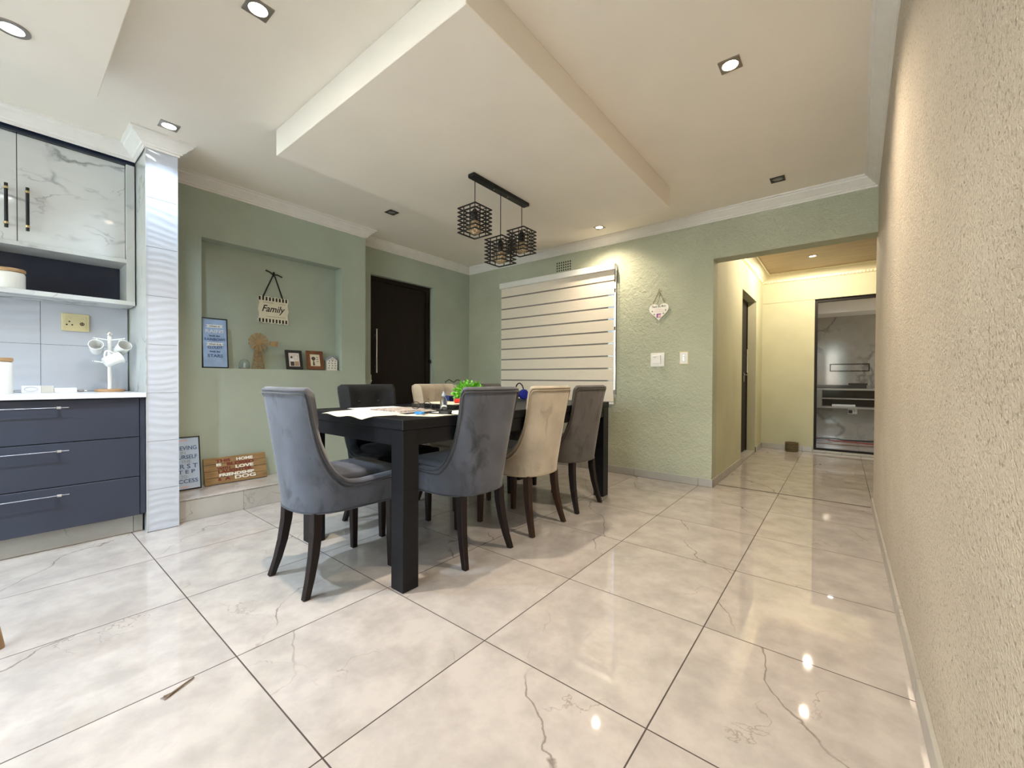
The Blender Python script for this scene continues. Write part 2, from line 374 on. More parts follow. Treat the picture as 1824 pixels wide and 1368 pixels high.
wh = MB().box(-.06, .11, 3.02, HD0, 0, ZC+.1).box(-.06, .11, HD1, 5.87, 0, ZC+.1).box(-.06, .11, HD0, HD1, HDZ, ZC+.1)
struct(wh.build('wall_hall_left', 'sage_plaster_warm_lit'), 'yellow lit hall wall with a recessed doorway')
GX0, GX1, GZ1 = .715, 1.95, 2.045
we = MB().box(-.06, GX0, 5.72, 5.87, 0, ZC+.1).box(GX1, 2.35, 5.72, 5.87, 0, ZC+.1).box(GX0, GX1, 5.72, 5.87, GZ1, ZC+.1)
we.box(.11, GX0, 5.714, 5.72, 2.045, 2.32).box(GX0, GX1, 5.714, 5.72, 2.045, 2.32)
struct(we.build('wall_hall_end', 'sage_plaster_warm_lit'), 'yellow lit hall end wall with a glass sliding door')
struct(MB().box(2.2, 2.35, 3.02, 5.87, 0, ZC+.1).box(1.35, 2.35, 2.87, 3.02, 0, ZC+.1).build('wall_hall_right', 'sage_plaster_warm_lit'), 'right hand hall wall')
struct(BX(-.6, 3.05, 7.85, 8.0, 0, ZC+.1).build('wall_television', 'tv_marble'), 'grey marble clad television wall beyond the glass')
struct(MB().box(-.6, -.5, 5.87, 7.85, 0, ZC+.1).box(2.9, 3.05, 5.87, 7.85, 0, ZC+.1).build('wall_lounge', 'sage_plaster_warm_lit'), 'lounge side walls')
# ceilings
ceil = struct(BX(-3.1, 1.35, YK-.15, 3.02, ZC, ZC+.12).build('ceiling', 'ceiling_paint'), 'cream painted ceiling')
BX(-1.645, -.045, -.062, 2.145, 2.285, ZC).build('dropped_panel', 'ceiling_paint', ceil, bevel=.003)
BX(-1.765, .6, -4.0, -.805, 2.285, ZC).build('dropped_panel', 'ceiling_paint', ceil, bevel=.003)
struct(BX(-.06, 2.35, 3.02, 5.87, ZC, ZC+.12).build('ceiling_hall', 'timber_ceiling'), 'timber look hall ceiling')
lc = struct(BX(-.6, 3.05, 5.87, 8.0, ZC-.06, ZC+.12).build('ceiling_lounge', 'timber_ceiling'), 'lounge ceiling')
BX(-.5, 2.9, 7.3, 7.85, 2.05, ZC-.06).build('bulkhead', 'ceiling_paint', lc)

def sweep_profile(path, prof):
    # path on plan with the room on its left, prof = [(out, z)]
    pts = [Vector((x, y, 0)) for x, y in path]; N = len(pts); rings = []
    def left(a, b):
        d = (b-a).normalized(); return Vector((-d.y, d.x, 0))
    for i in range(N):
        if i == 0: mvec = left(pts[0], pts[1])
        elif i == N-1: mvec = left(pts[-2], pts[-1])
        else:
            n1, n2 = left(pts[i-1], pts[i]), left(pts[i], pts[i+1]); mvec = (n1+n2)/(1+n1.dot(n2))
        rings.append([(pts[i].x+mvec.x*o, pts[i].y+mvec.y*o, z) for o, z in prof])
    return MB().loft(rings, True)
def cornice_prof(h, d, top):
    return [(0, top), (d, top), (d, top-.010), (d*.86, top-.014), (d*.80, top-.026), (d*.62, top-h*.42), (d*.42, top-h*.62), (d*.26, top-h*.72), (d*.22, top-h*.82), (d*.10, top-h*.86), (d*.09, top-h*.97), (0, top-h)]
e_ = .001
struct(sweep_profile([(XR-.038, YK), (XR-.038, 1.1), (XR, YB), (XD, YB), (XD, 1.19), (XA, 1.19), (XA, -.385), (-2.308, -.385), (-2.308, -.545), (-2.605, -.545), (-2.605, YK)], cornice_prof(.085, .078, ZC)).build('trim_1', 'cornice_white', smooth=True, angle=25), 'white moulded cornice round the dining room')
hc = struct(sweep_profile([(2.2, 3.02), (2.2, 5.714), (.11, 5.714), (.11, 3.02)], cornice_prof(.118, .10, ZC)).build('trim_2', 'hall_cornice', smooth=True, angle=25), 'cream dentil cornice in the hall')
dm = MB()
for k in range(60):
    x = .15+k*.034
    if x < 2.15: dm.box(x, x+.017, 5.714-.026, 5.714-.004, ZC-.112, ZC-.088)
for k in range(74):
    y = 3.06+k*.034
    if y < 5.66: dm.box(.114, .136, y, y+.017, ZC-.112, ZC-.088)
d = dm.build('dentil_row', 'hall_cornice', hc); d['kind'] = 'stuff'

# skirting tiles: (name, start, end, inward normal, joints)
def skirting(name, p0, p1, nrm, cuts, label, h=.072, t=.012):
    p0, p1, nrm = Vector((*p0, 0)), Vector((*p1, 0)), Vector((*nrm, 0)); d = (p1-p0); L_ = d.length; d.normalize()
    def slab(a, b, t0, t1, z0, z1, nm, m, par):
        A, B = p0+d*a, p0+d*b
        q = [A+nrm*t0, B+nrm*t0, B+nrm*t1, A+nrm*t1]
        return MB().prism([(c.x, c.y) for c in q], z0, z1).build(nm, m, par, bevel=.0015 if nm == 'tile' else 0)
    root = struct(slab(0, L_, 0, t*.7, 0, h-.003, name, 'grout', None), label)
    cs = [0]+[c for c in cuts if 0 < c < L_]+[L_]
    for a, b in zip(cs[:-1], cs[1:]): slab(a+.0012, b-.0012, .0005, t, .0015, h, 'tile', 'skirting_tile', root)
    return root
skirting('baseboard_back', (-2.92, YB), (.11+.012, YB), (0, -1), [.52+.6*k for k in range(0, 6)], 'marble look skirting tiles under the window')
skirting('baseboard_hall_left', (.11, YB-.0005), (.11, HD0), (1, 0), [.06, .34, .94], 'skirting tiles along the hall wall')
skirting('baseboard_hall_left.001', (.11, HD1), (.11, 5.714), (1, 0), [.2], 'short skirting beside the hall doorway')
skirting('baseboard_hall_end', (.122, 5.714), (GX0-.01, 5.714), (0, -1), [.36, .47], 'skirting tiles on the hall end wall')
skirting('baseboard_right', (XR, 3.02), (XR, -2.2), (-1, 0), [.02+.6*k for k in range(9)], 'skirting along the rough beige wall')
skirting('baseboard_left', (XD, YB-.013), (XD, DY1), (1, 0), [.3], 'skirting beside the dark door')
# alcove ledge of tiles
lg = struct(BX(XA-.002, -2.383, -.384, 1.19, 0, .140).build('trim_3', 'grout'), 'low tiled ledge along the alcove wall')
for (y0, y1) in [(-.384, 0.0), (0.0, .6), (.6, 1.19)]:
    BX(-2.383, -2.370, y0+.0012, y1-.0012, .001, .1385).build('tile', 'skirting_tile', lg, bevel=.001)
for (y0, y1) in [(-.384, .02), (.02, .62), (.62, 1.19)]:
    BX(XA+.0005, -2.366, y0+.0012, y1-.0012, .140, .1505).build('tile', 'porcelain_tile', lg, bevel=.002)
# kitchen plinth
pl = struct(BX(-2.84, -2.412, -3.4, -.546, 0, .112).build('baseboard_kitchen', 'grout'), 'tiled kitchen plinth')
for (y0, y1) in [(-.592, -.547), (-1.192, -.592), (-1.792, -1.192), (-2.392, -1.792)]:
    BX(-2.412, -2.400, y0+.001, y1-.001, .001, .112).build('tile', 'skirting_tile', pl, bevel=.001)

# pillar with relief tiles
PX, PY0, PY1 = -2.31, -.542, -.388
pil = struct(BX(XKB, PX-.012, PY0+.003, PY1-.002, 0, ZC).build('wall_pillar', 'side_marble'), 'pillar clad in white wave relief tiles and grey marble')
def wave_tile(z0, z1, seed):
    ny, nz = 16, 30; vs = []; fs = []
    for a in range(nz+1):
        for b in range(ny+1):
            y = PY0+.001+(PY1-PY0-.002)*b/ny; z = z0+.001+(z1-z0-.002)*a/nz
            ph = z*2*PI/.044+2.2*math.sin(y*17+seed*1.3)+1.3*math.sin(z*31+seed)
            s_ = (math.sin(ph)+.35*math.sin(2*ph+y*30))*.5
            edge = min(1, min(a, nz-a)/1.5, min(b, ny-b)/1.0)
            vs.append((PX-.002+.0022*s_*edge, y, z))
    for a in range(nz):
        for b in range(ny):
            i = a*(ny+1)+b; fs.append((i, i+1, i+ny+2, i+ny+1))
    m_ = MB().add(vs, fs)
    per = [b for b in range(ny)]+[a*(ny+1)+ny for a in range(nz)]+[nz*(ny+1)+b for b in range(ny, 0, -1)]+[a*(ny+1) for a in range(nz, 0, -1)]
    o = len(m_.v); m_.v += [(PX-.012, vs[i][1], vs[i][2]) for i in per]
    n = len(per); m_.f += [(per[k], per[(k+1) % n], o+(k+1) % n, o+k) for k in range(n)]
    m_.build('tile', 'glossy_white_tile', pil, smooth=True, angle=60)
zs = [.003, .26, .56, .86, 1.16, 1.46, 1.76, 2.06, 2.38]
for k in range(8): wave_tile(zs[k], zs[k+1], k)
BX(PX-.012, PX+.002, PY0-.002, PY0+.0008, .001, 2.36).build('corner_strip', 'side_marble', pil)
BX(PX-.012, PX+.001, PY1-.0008, PY1+.002, .001, 2.36).build('corner_strip', 'glossy_white_tile', pil)

# ------------------------------------------------------------------ doors and windows of the setting
dr = struct(BX(XD-.115, XD-.07, DY0+.02, DY1-.075, .012, DZ-.05).build('door_1', 'dark_door_wood', bevel=.002), 'very dark wooden front door with long steel pull')
BX(XD-.13, XD-.05, DY1-.075, DY1-.022, 0.001, DZ-.002).build('door_frame', 'dark_frame', dr)
BX(XD-.13, XD-.05, DY0, DY0+.022, 0.001, DZ-.002).build('door_frame', 'dark_frame', dr)
BX(XD-.13, XD-.05, DY0+.022, DY1-.075, DZ-.05, DZ-.002).build('door_frame', 'dark_frame', dr)
hb = MB().tube([(XD-.028, 1.465, 1.02), (XD-.028, 1.465, 1.50)], .0095, 12)
hb.tube([(XD-.07, 1.465, 1.09), (XD-.028, 1.465, 1.09)], .006).tube([(XD-.07, 1.465, 1.43), (XD-.028, 1.465, 1.43)], .006)
hb.build('pull_handle', 'brushed_steel', dr, smooth=True)
kp = BX(XD-.07, XD-.062, 1.405, 1.425, .91, 1.00).build('keyhole_plate', 'brushed_steel', dr, bevel=.002)
MB().lathe([(0, 0), (.008, 0), (.008, .012), (0, .012)], 12).build('lock_cylinder', 'chrome', kp, loc=(XD-.062, 1.415, .935), rot=(0, R(90), 0))
BX(XD-.05, XD-.015, DY1-.045, DY1-.022, 1.15, 1.19).build('door_stop', 'black_metal', dr, bevel=.003)
struct(BX(-8, -2.02, 5.0, 5.2, 0, 4.2).build('wall_added_dark', 'added_dark_wall'), 'dark wall added outside the window')  # added to darken what shows through the blind's stripes
struct(BX(-3.1, -3.06, DY0+.001, DY1-.001, 0, DZ-.001).build('wall_porch', 'sage_plaster'))

wn = struct(MB().box(WX0+.001, WX0+.05, 2.95, 2.99, WZ0+.001, WZ1-.001).box(WX1-.05, WX1-.001, 2.95, 2.99, WZ0+.001, WZ1-.001).box(WX0+.05, WX1-.05, 2.95, 2.99, WZ0+.001, WZ0+.05).box(WX0+.05, WX1-.05, 2.95, 2.99, WZ1-.05, WZ1-.001).build('window_1', 'window_frame'), 'window behind the striped blind')
for x in (-1.78, -1.30): BX(x-.02, x+.02, 2.952, 2.988, WZ0+.05, WZ1-.05).build('mullion', 'window_frame', wn)
for z in (1.50, 1.90): BX(WX0+.05, WX1-.05, 2.956, 2.984, z-.018, z+.018).build('transom', 'window_frame', wn)
BX(WX0+.05, WX1-.05, 2.968, 2.972, WZ0+.05, WZ1-.05).build('pane', 'window_glass', wn)
wk = struct(MB().box(-2.05, -2.0, YK-.10, YK-.05, .7, 2.2).box(.9, .95, YK-.10, YK-.05, .7, 2.2).box(-2, .9, YK-.10, YK-.05, .7, .75).box(-2, .9, YK-.10, YK-.05, 2.15, 2.2).box(-.6, -.52, YK-.10, YK-.05, .75, 2.15).build('window_2', 'window_frame'), 'unseen windows added behind the viewer')  # unseen windows, added to go with the fill daylight
BX(-2, .9, YK-.077, YK-.073, .75, 2.15).build('pane', 'window_glass', wk)

hd = struct(BX(-.035, .005, HD0+.03, HD1-.03, .03, HDZ-.03).build('door_2', 'dark_door_wood', bevel=.002), 'dark door set deep in the hall doorway')
MB().box(-.045, .012, HD0, HD0+.03, .02, HDZ-.001).box(-.045, .012, HD1-.03, HD1, .02, HDZ-.001).box(-.045, .012, HD0+.03, HD1-.03, HDZ-.03, HDZ-.001).build('door_frame', 'dark_frame', hd)
BX(-.058, .11, HD0+.001, HD1-.001, .0005, .02).build('threshold', 'skirting_tile', hd)
q = MB().tube([(.040, 4.99, 1.06), (.040, 4.99, 1.36)], .008, 10).tube([(.006, 4.99, 1.10), (.04, 4.99, 1.10)], .005).tube([(.006, 4.99, 1.32), (.04, 4.99, 1.32)], .005)
q.build('pull_handle', 'chrome', hd, smooth=True)
lp = BX(.0055, .012, 4.95, 4.985, .94, 1.06).build('lock_plate', 'chrome', hd, bevel=.002)
MB().tube([(.012, 4.968, 1.03), (.045, 4.968, 1.03), (.05, 4.90, 1.03)], .007, 8).build('lever', 'chrome', lp, smooth=True)

gd = struct(MB().box(GX0+.001, GX0+.03, 5.75, 5.80, .001, GZ1-.001).box(GX1-.03, GX1-.001, 5.75, 5.80, .001, GZ1-.001).box(GX0+.03, GX1-.03, 5.75, 5.80, GZ1-.04, GZ1-.001).box(GX0+.03, GX1-.03, 5.75, 5.80, .03, .055).build('door_3', 'dark_frame'), 'glass sliding door with dark frame at the hall end')
BX(GX0+.03, GX1-.03, 5.772, 5.778, .055, GZ1-.04).build('pane', 'door_glass', gd)
BX(GX0+.001, GX1-.001, 5.716, 5.868, .0005, .03).build('sill', 'skirting_tile', gd, bevel=.003)

# ------------------------------------------------------------------ kitchen
cab = thing('drawer_cabinet', 'navy three drawer kitchen base cabinet with thin steel bar handles', 'cabinet', (-2.60, -1.09, .112))
def LB(root, x0, x1, y0, y1, z0, z1):
    l = root.location; return BX(x0-l.x, x1-l.x, y0-l.y, y1-l.y, z0-l.z, z1-l.z)
LB(cab, XKB, -2.352, -1.62, -.5452, .1125, .834).build('body', 'carcass_dark', cab)
LB(cab, -2.352, -2.336, -.570, -.5455, .122, .832).build('filler_panel', 'navy_drawer', cab, bevel=.001)
for (z0, z1) in [(.597, .828), (.356, .592), (.118, .351)]:
    dw = LB(cab, -2.352, -2.330, -1.60, -.5735, z0, z1).build('drawer', 'navy_drawer', cab, bevel=.0015)
    zh = z1-.040; l = cab.location
    hm = MB().tube([(-2.298-l.x, -1.33-l.y, zh-l.z), (-2.298-l.x, -.868-l.y, zh-l.z)], .0030, 10)
    hm.build('handle', 'gunmetal', dw, smooth=True)
    for y in (-1.29, -.905):
        MB().tube([(-2.331-l.x, y-l.y, zh-l.z), (-2.294-l.x, y-l.y, zh-l.z)], .0055, 10).tube([(-2.298-l.x, y-.008-l.y, zh-l.z), (-2.298-l.x, y+.008-l.y, zh-l.z)], .008, 12).build('handle_post', 'chrome', dw, smooth=True)
c2 = thing('base_cabinet', 'navy kitchen base cabinet left of the drawers', 'cabinet', (-2.60, -2.4, .112))
LB(c2, XKB, -2.352, -3.3, -1.622, .1125, .834).build('body', 'carcass_dark', c2)
for y0 in (-2.45, -3.29): LB(c2, -2.352, -2.330, y0, y0+.82, .118, .828).build('door', 'navy_drawer', c2, bevel=.0015)
wt = tag(BX(XKB, -2.296, -3.35, -.5455, .835, .862).build('worktop', 'quartz', bevel=.002), 'white quartz kitchen worktop above navy drawers', 'worktop')
# splashback tiles
sb = struct(BX(XKB-.012, XKB-.006, -3.3, -.545, .863, 1.70).build('trim_4', 'grout'), 'glossy white splashback tiles')
def splash(y0, y1, z0, z1, amp, seed):
    ny, nz = 14, 26; vs = []; fs = []
    for a in range(nz+1):
        for b in range(ny+1):
            y = y0+.001+(y1-y0-.002)*b/ny; z = z0+.001+(z1-z0-.002)*a/nz
            ph = z*2*PI/.06+1.5*math.sin(y*8+seed)
            vs.append((XKB-.001+amp*math.sin(ph)*min(1, min(a, nz-a)/2), y, z))
    for a in range(nz):
        for b in range(ny):
            i = a*(ny+1)+b; fs.append((i, i+1, i+ny+2, i+ny+1))
    m_ = MB().add(vs, fs); m_.box(XKB-.0062, XKB-.004, y0+.001, y1-.001, z0+.001, z1-.001)
    m_.build('tile', 'glossy_white_tile', sb, smooth=True, angle=60)
for (y0, y1) in [(-.945, -.5455), (-1.545, -.945), (-2.145, -1.545)]:
    splash(y0, y1, .863, 1.16, .0012 if y0 < -1 else .0003, y0); splash(y0, y1, 1.16, 1.46, .0022 if y0 < -1 else .0003, y0)
# upper cabinet
ub = thing('wall_cabinet', 'white marble look kitchen wall cabinet with open navy shelf below', 'cabinet', (-2.75, -1.09, 1.425))
l = ub.location
LB(ub, XKB+.002, -2.668, -1.62, -.5865, 1.72, 2.333).build('body', 'carcass_dark', ub)
LB(ub, XKB+.002, -2.615, -.586, -.5455, 1.452, 2.333).build('side_panel', 'side_marble', ub, bevel=.001)
LB(ub, XKB+.002, -2.615, -1.62, -.586, 1.695, 1.72).build('bottom_panel', 'side_marble', ub, bevel=.001)
LB(ub, XKB+.002, -2.612, -1.62, -.5455, 1.425, 1.452).build('open_shelf', 'cabinet_marble', ub, bevel=.001)
LB(ub, XKB+.002, XKB+.014, -1.62, -.587, 1.4525, 1.6945).build('back_panel', 'navy_panel', ub)
LB(ub, -2.668, -2.628, -1.62, -.5455, 2.334, 2.372).build('top_strip', 'navy_panel', ub)
for (y0, y1, hy) in [(-1.036, -.588, -1.0), (-1.486, -1.039, -1.077)]:
    dd = LB(ub, -2.668, -2.648, y0, y1, 1.722, 2.333).build('door', 'cabinet_marble', ub, bevel=.001)
    X = -2.612
    MB().tube([(X-l.x, hy-l.y, 1.785-l.z), (X-l.x, hy-l.y, 2.03-l.z)], .0075, 12).build('handle', 'black_metal', dd, smooth=True)
    for z in (1.81, 2.005):
        MB().tube([(-2.649-l.x, hy-l.y, z-l.z), (X-l.x, hy-l.y, z-l.z)], .0055, 8).tube([(X-l.x, hy-l.y, z-.006-l.z), (X-l.x, hy-l.y, z+.006-l.z)], .0095, 14).build('handle_collar', 'gold_metal', dd, smooth=True)
# things in the kitchen
def canister(loc, r, h, label, group='white canisters with wooden lids'):
    t = thing('canister', label, 'canister', loc, group=group)
    MB().lathe([(0, 0), (r*.96, 0), (r, .006), (r, h-.012), (r*.96, h-.004), (r*.9, h), (0, h)], 32).build('jar', 'cream_ceramic', t, smooth=True)
    MB().lathe([(0, h), (r*.88, h), (r*1.02, h+.001), (r*1.02, h+.017), (r*.98, h+.02), (0, h+.02)], 32).build('lid', 'bamboo', t, smooth=True)
canister((-2.60, -1.118, .8622), .061, .178, 'tall white canister with wooden lid on the worktop')
canister((-2.70, -1.068, 1.4522), .062, .098, 'short white canister with wooden lid on the open shelf')
bx = thing('small_box', 'small flat white box with oval print lying on the worktop', 'box', (-2.715, -.952, .8622))
BX(-.03, .03, -.075, .0, 0, .041).build('box_body', 'paper_white', bx, bevel=.001)
BX(-.03, .03, .0005, .05, 0, .041).build('box_end', 'seat_cream', bx, bevel=.001)
el = [(.0312, -.038+.026*math.cos(2*PI*k/28), .021+.012*math.sin(2*PI*k/28)) for k in range(28)]
MB().tube(el, .0009, 6, True).build('oval_print', 'ink_pale', bx)
tag(MB().tube([(-2.735, -1.062, .8662), (-2.725, -1.05, .876), (-2.715, -1.0285, .876)], .0032, 8).build('cable', 'ink_grey', smooth=True), 'short grey cable between canister and flat white box', 'cable')
tag(BX(-2.735, -2.70, -.90, -.805, .8622, .889).build('paper_pad', 'paper_white', bevel=.002), 'white paper pad beside the flat box on the worktop', 'paper')
pg = thing('plug', 'small dark plug lying on the worktop near the mug stand', 'plug', (-2.735, -.785, .8622))
BX(-.016, .016, -.014, .014, 0, .016).build('plug_body', 'ink_grey', pg, bevel=.004)
MB().tube([(-.004, .014, .008), (-.004, .028, .008)], .003, 8).build('pin', 'chrome', pg); MB().tube([(.008, .014, .008), (.008, .028, .008)], .003, 8).build('pin', 'chrome', pg)
ms = thing('mug_stand', 'white mug tree on round wooden base', 'mug stand', (-2.70, -.657, .8622))
MB().lathe([(0, 0), (.068, 0), (.070, .004), (.070, .014), (.067, .018), (0, .018)], 36).build('base', 'bamboo', ms, smooth=True)
MB().lathe([(.011, .018), (.011, .375), (0, .375)], 18).build('pole', 'white_ceramic', ms, smooth=True)
MB().lathe([(.0125, .362), (.015, .366), (.015, .378), (.010, .388), (0, .39)], 18).build('cap', 'chrome', ms, smooth=True)
for (a, z) in [(R(-115), .335), (R(55), .335), (R(-85), .185), (R(75), .185), (R(-20), .20)]:
    c_, s_ = math.cos(a), math.sin(a)
    ar = MB().tube([(.008*c_, .008*s_, z), (.075*c_, .075*s_, z+.01)], .004, 8).build('arm', 'white_ceramic', ms, smooth=True)
    MB().lathe([(0, -.005), (.004, -.004), (.0055, 0), (.004, .004), (0, .005)], 10).build('arm_tip', 'chrome', ar, loc=(.077*c_, .077*s_, z+.011), smooth=True)
def make_mug():
    t = thing('mug', 'white mug', 'mug', group='white mugs on the mug stand')
    r, h, th = .036, .088, .003
    MB().lathe([(0, 0), (r*.80, 0), (r*.86, .004), (r*.93, h*.4), (r, h), (r-th, h), (r*.93-th, h*.4), (r*.84-th, .008), (0, .008)], 32).build('mug_body', 'white_ceramic', t, smooth=True)
    pts = [(r*.90+.030*math.sin(PI*k/10), 0, h*.20+h*.62*k/10) for k in range(11)]
    MB().tube(pts, .0045, 10).build('mug_handle', 'white_ceramic', t, smooth=True)
    return t
def put_mug(t, handle_at, axis_up, handle_dir, label):
    # axis_up: direction from base to rim; handle_dir: towards handle
    z = Vector(axis_up).normalized(); x = Vector(handle_dir); x = (x-z*x.dot(z)).normalized(); y = z.cross(x)
    m_ = Matrix((x, y, z)).transposed(); hp = Vector((.0565, 0, .05)); o = Vector(handle_at)-m_ @ hp
    t.matrix_world = Matrix.Translation(o) @ m_.to_4x4(); t['label'] = label
mg = make_mug(); mg2 = copy_tree(mg); mg3 = copy_tree(mg)
put_mug(mg, (-2.726, -.712, 1.197), (.83, -.12, .42), (-.35, .10, .93), 'white mug hanging open towards the room on the left arm of the mug tree')
put_mug(mg2, (-2.667, -.610, 1.197), (.80, .20, .42), (-.35, -.08, .93), 'white mug hanging on the right arm of the mug tree beside the pillar')
put_mug(mg3, (-2.622, -.674, 1.120), (-.15, .86, .48), (.02, -.5, .86), 'white mug tilted sideways at the front of the mug tree showing its base')
so = thing('wall_socket', 'gold double socket plate on white splashback tiles', 'socket', (XKB+.001, -.795, 1.308), LEFT)
BX(-.0625, .0625, -.056, .056, 0, .012).build('plate', 'socket_gold', so, bevel=.003, seg=2)
BX(-.048, .048, -.042, .042, .012, .0145).build('face', 'socket_gold', so, bevel=.001)
for u in (-.028, .026): BX(u-.008, u+.008, .018, .030, .0145, .018).build('rocker', 'socket_gold', so, bevel=.001)
for (u, v) in [(-.028, .004), (-.040, -.016), (-.016, -.016)]: MB().lathe([(0, .0146), (.0045, .0146), (.0045, .0152), (0, .0152)], 12, (u, v, 0)).build('pin_hole', 'black_metal', so)
ts = MB().lathe([(0, .0146), (.011, .0146), (.011, .0154), (0, .0154)], 20, (.028, -.008, 0)).build('round_socket', 'photo_dark', so)
for k in range(2): BX(.022+k*.009, .025+k*.009, -.012, -.004, .0155, .0162).build('slot', 'gold_metal', ts)
# stool at the picture's edge
st = thing('bar_stool', 'wooden legged stool with cream seat at left picture edge', 'stool', (-1.31, -1.325, 0))
MB().lathe([(0, .700), (.165, .700), (.185, .712), (.188, .724), (.180, .736), (.10, .742), (0, .744)], 40).build('seat', 'seat_cream', st, smooth=True)
for k in range(4):
    a = R(85+90*k); c_, s_ = math.cos(a), math.sin(a)
    MB().tube([(.11*c_, .11*s_, .70), (.215*c_, .215*s_, .0005)], [.018, .015], 12).build('leg', 'stool_wood', st, smooth=True)
MB().tube([(.172*math.cos(R(85+9*k)), .172*math.sin(R(85+9*k)), .27) for k in range(40)], .007, 8, True).build('foot_ring', 'stool_wood', st, smooth=True)

# ------------------------------------------------------------------ dining table
tb = thing('dining_table', 'long black stained wooden dining table with thick square legs', 'table', (-.9725, 1.03, 0))
TX0, TX1, TY0, TY1, TZ = -1.455, -.495, .005, 2.055, .773
LB(tb, TX0, TX1, TY0, TY1, .725, TZ).build('table_top', 'black_table_wood', tb, bevel=.004, seg=2)
LG = .088
for x in (TX0+.003, TX1-.003-LG):
    for y in (TY0+.003, TY1-.003-LG):
        LB(tb, x, x+LG, y, y+LG, .0005, .7248).build('leg', 'black_table_wood', tb, bevel=.003)
for (x0, x1, y0, y1) in [(TX0+LG+.003, TX1-LG-.003, TY0+.006, TY0+.034), (TX0+LG+.003, TX1-LG-.003, TY1-.034, TY1-.006), (TX0+.006, TX0+.034, TY0+LG+.003, TY1-LG-.003), (TX1-.034, TX1-.006, TY0+LG+.003, TY1-LG-.003)]:
    LB(tb, x0, x1, y0, y1, .652, .7248).build('apron', 'black_table_wood', tb, bevel=.002)

# ------------------------------------------------------------------ dining chairs
def plan(t, z, inset=0.0):
    k = min(1, max(0, (z-.355)/.55))
    W = .212+.036*k-inset; e = .80-.42*k; yb = -.258-.052*k+inset; yc = -.06; D = yc-yb
    a = abs(t); sg = 1 if t >= 0 else -1
    if a <= .6:
        th = a/.6*PI/2; return (sg*W*max(0, math.sin(th))**e, yc-D*max(0, math.cos(th))**e)
    q_ = (a-.6)/.4; return (sg*(W+.012*q_), yc+q_*(.215-yc))
HT = [(0, .905), (42, .905), (46, .900), (48.5, .885), (50, .850), (52, .79), (55.5, .715), (60.5, .64), (67.5, .575), (75.5, .528), (84, .494), (90, .478), (100, .474), (150, .486)]
def htop(t):
    a = abs(t); th = a/.6*90 if a <= .6 else 90+(a-.6)/.4*60
    for (a0, h0), (a1, h1) in zip(HT[:-1], HT[1:]):
        if a0 <= th <= a1: return h0+(h1-h0)*(th-a0)/(a1-a0)
    return HT[-1][1]
def t_samples(n):
    ts = [-1+2*i/800 for i in range(801)]; P = [plan(t, .63) for t in ts]; H = [htop(t) for t in ts]
    acc = [0]
    for i in range(800): acc.append(acc[-1]+math.dist(P[i], P[i+1])+.55*abs(H[i+1]-H[i]))
    out = []; j = 0
    for k in range(n+1):
        s_ = acc[-1]*k/n
        while j < 799 and acc[j+1] < s_: j += 1
        out.append(ts[j]+(ts[j+1]-ts[j])*(s_-acc[j])/max(1e-9, acc[j+1]-acc[j]))
    return out
BUT = [(-.075, .795), (.075, .795), (-.15, .70), (0, .70), (.15, .70), (-.075, .605), (.075, .605)]
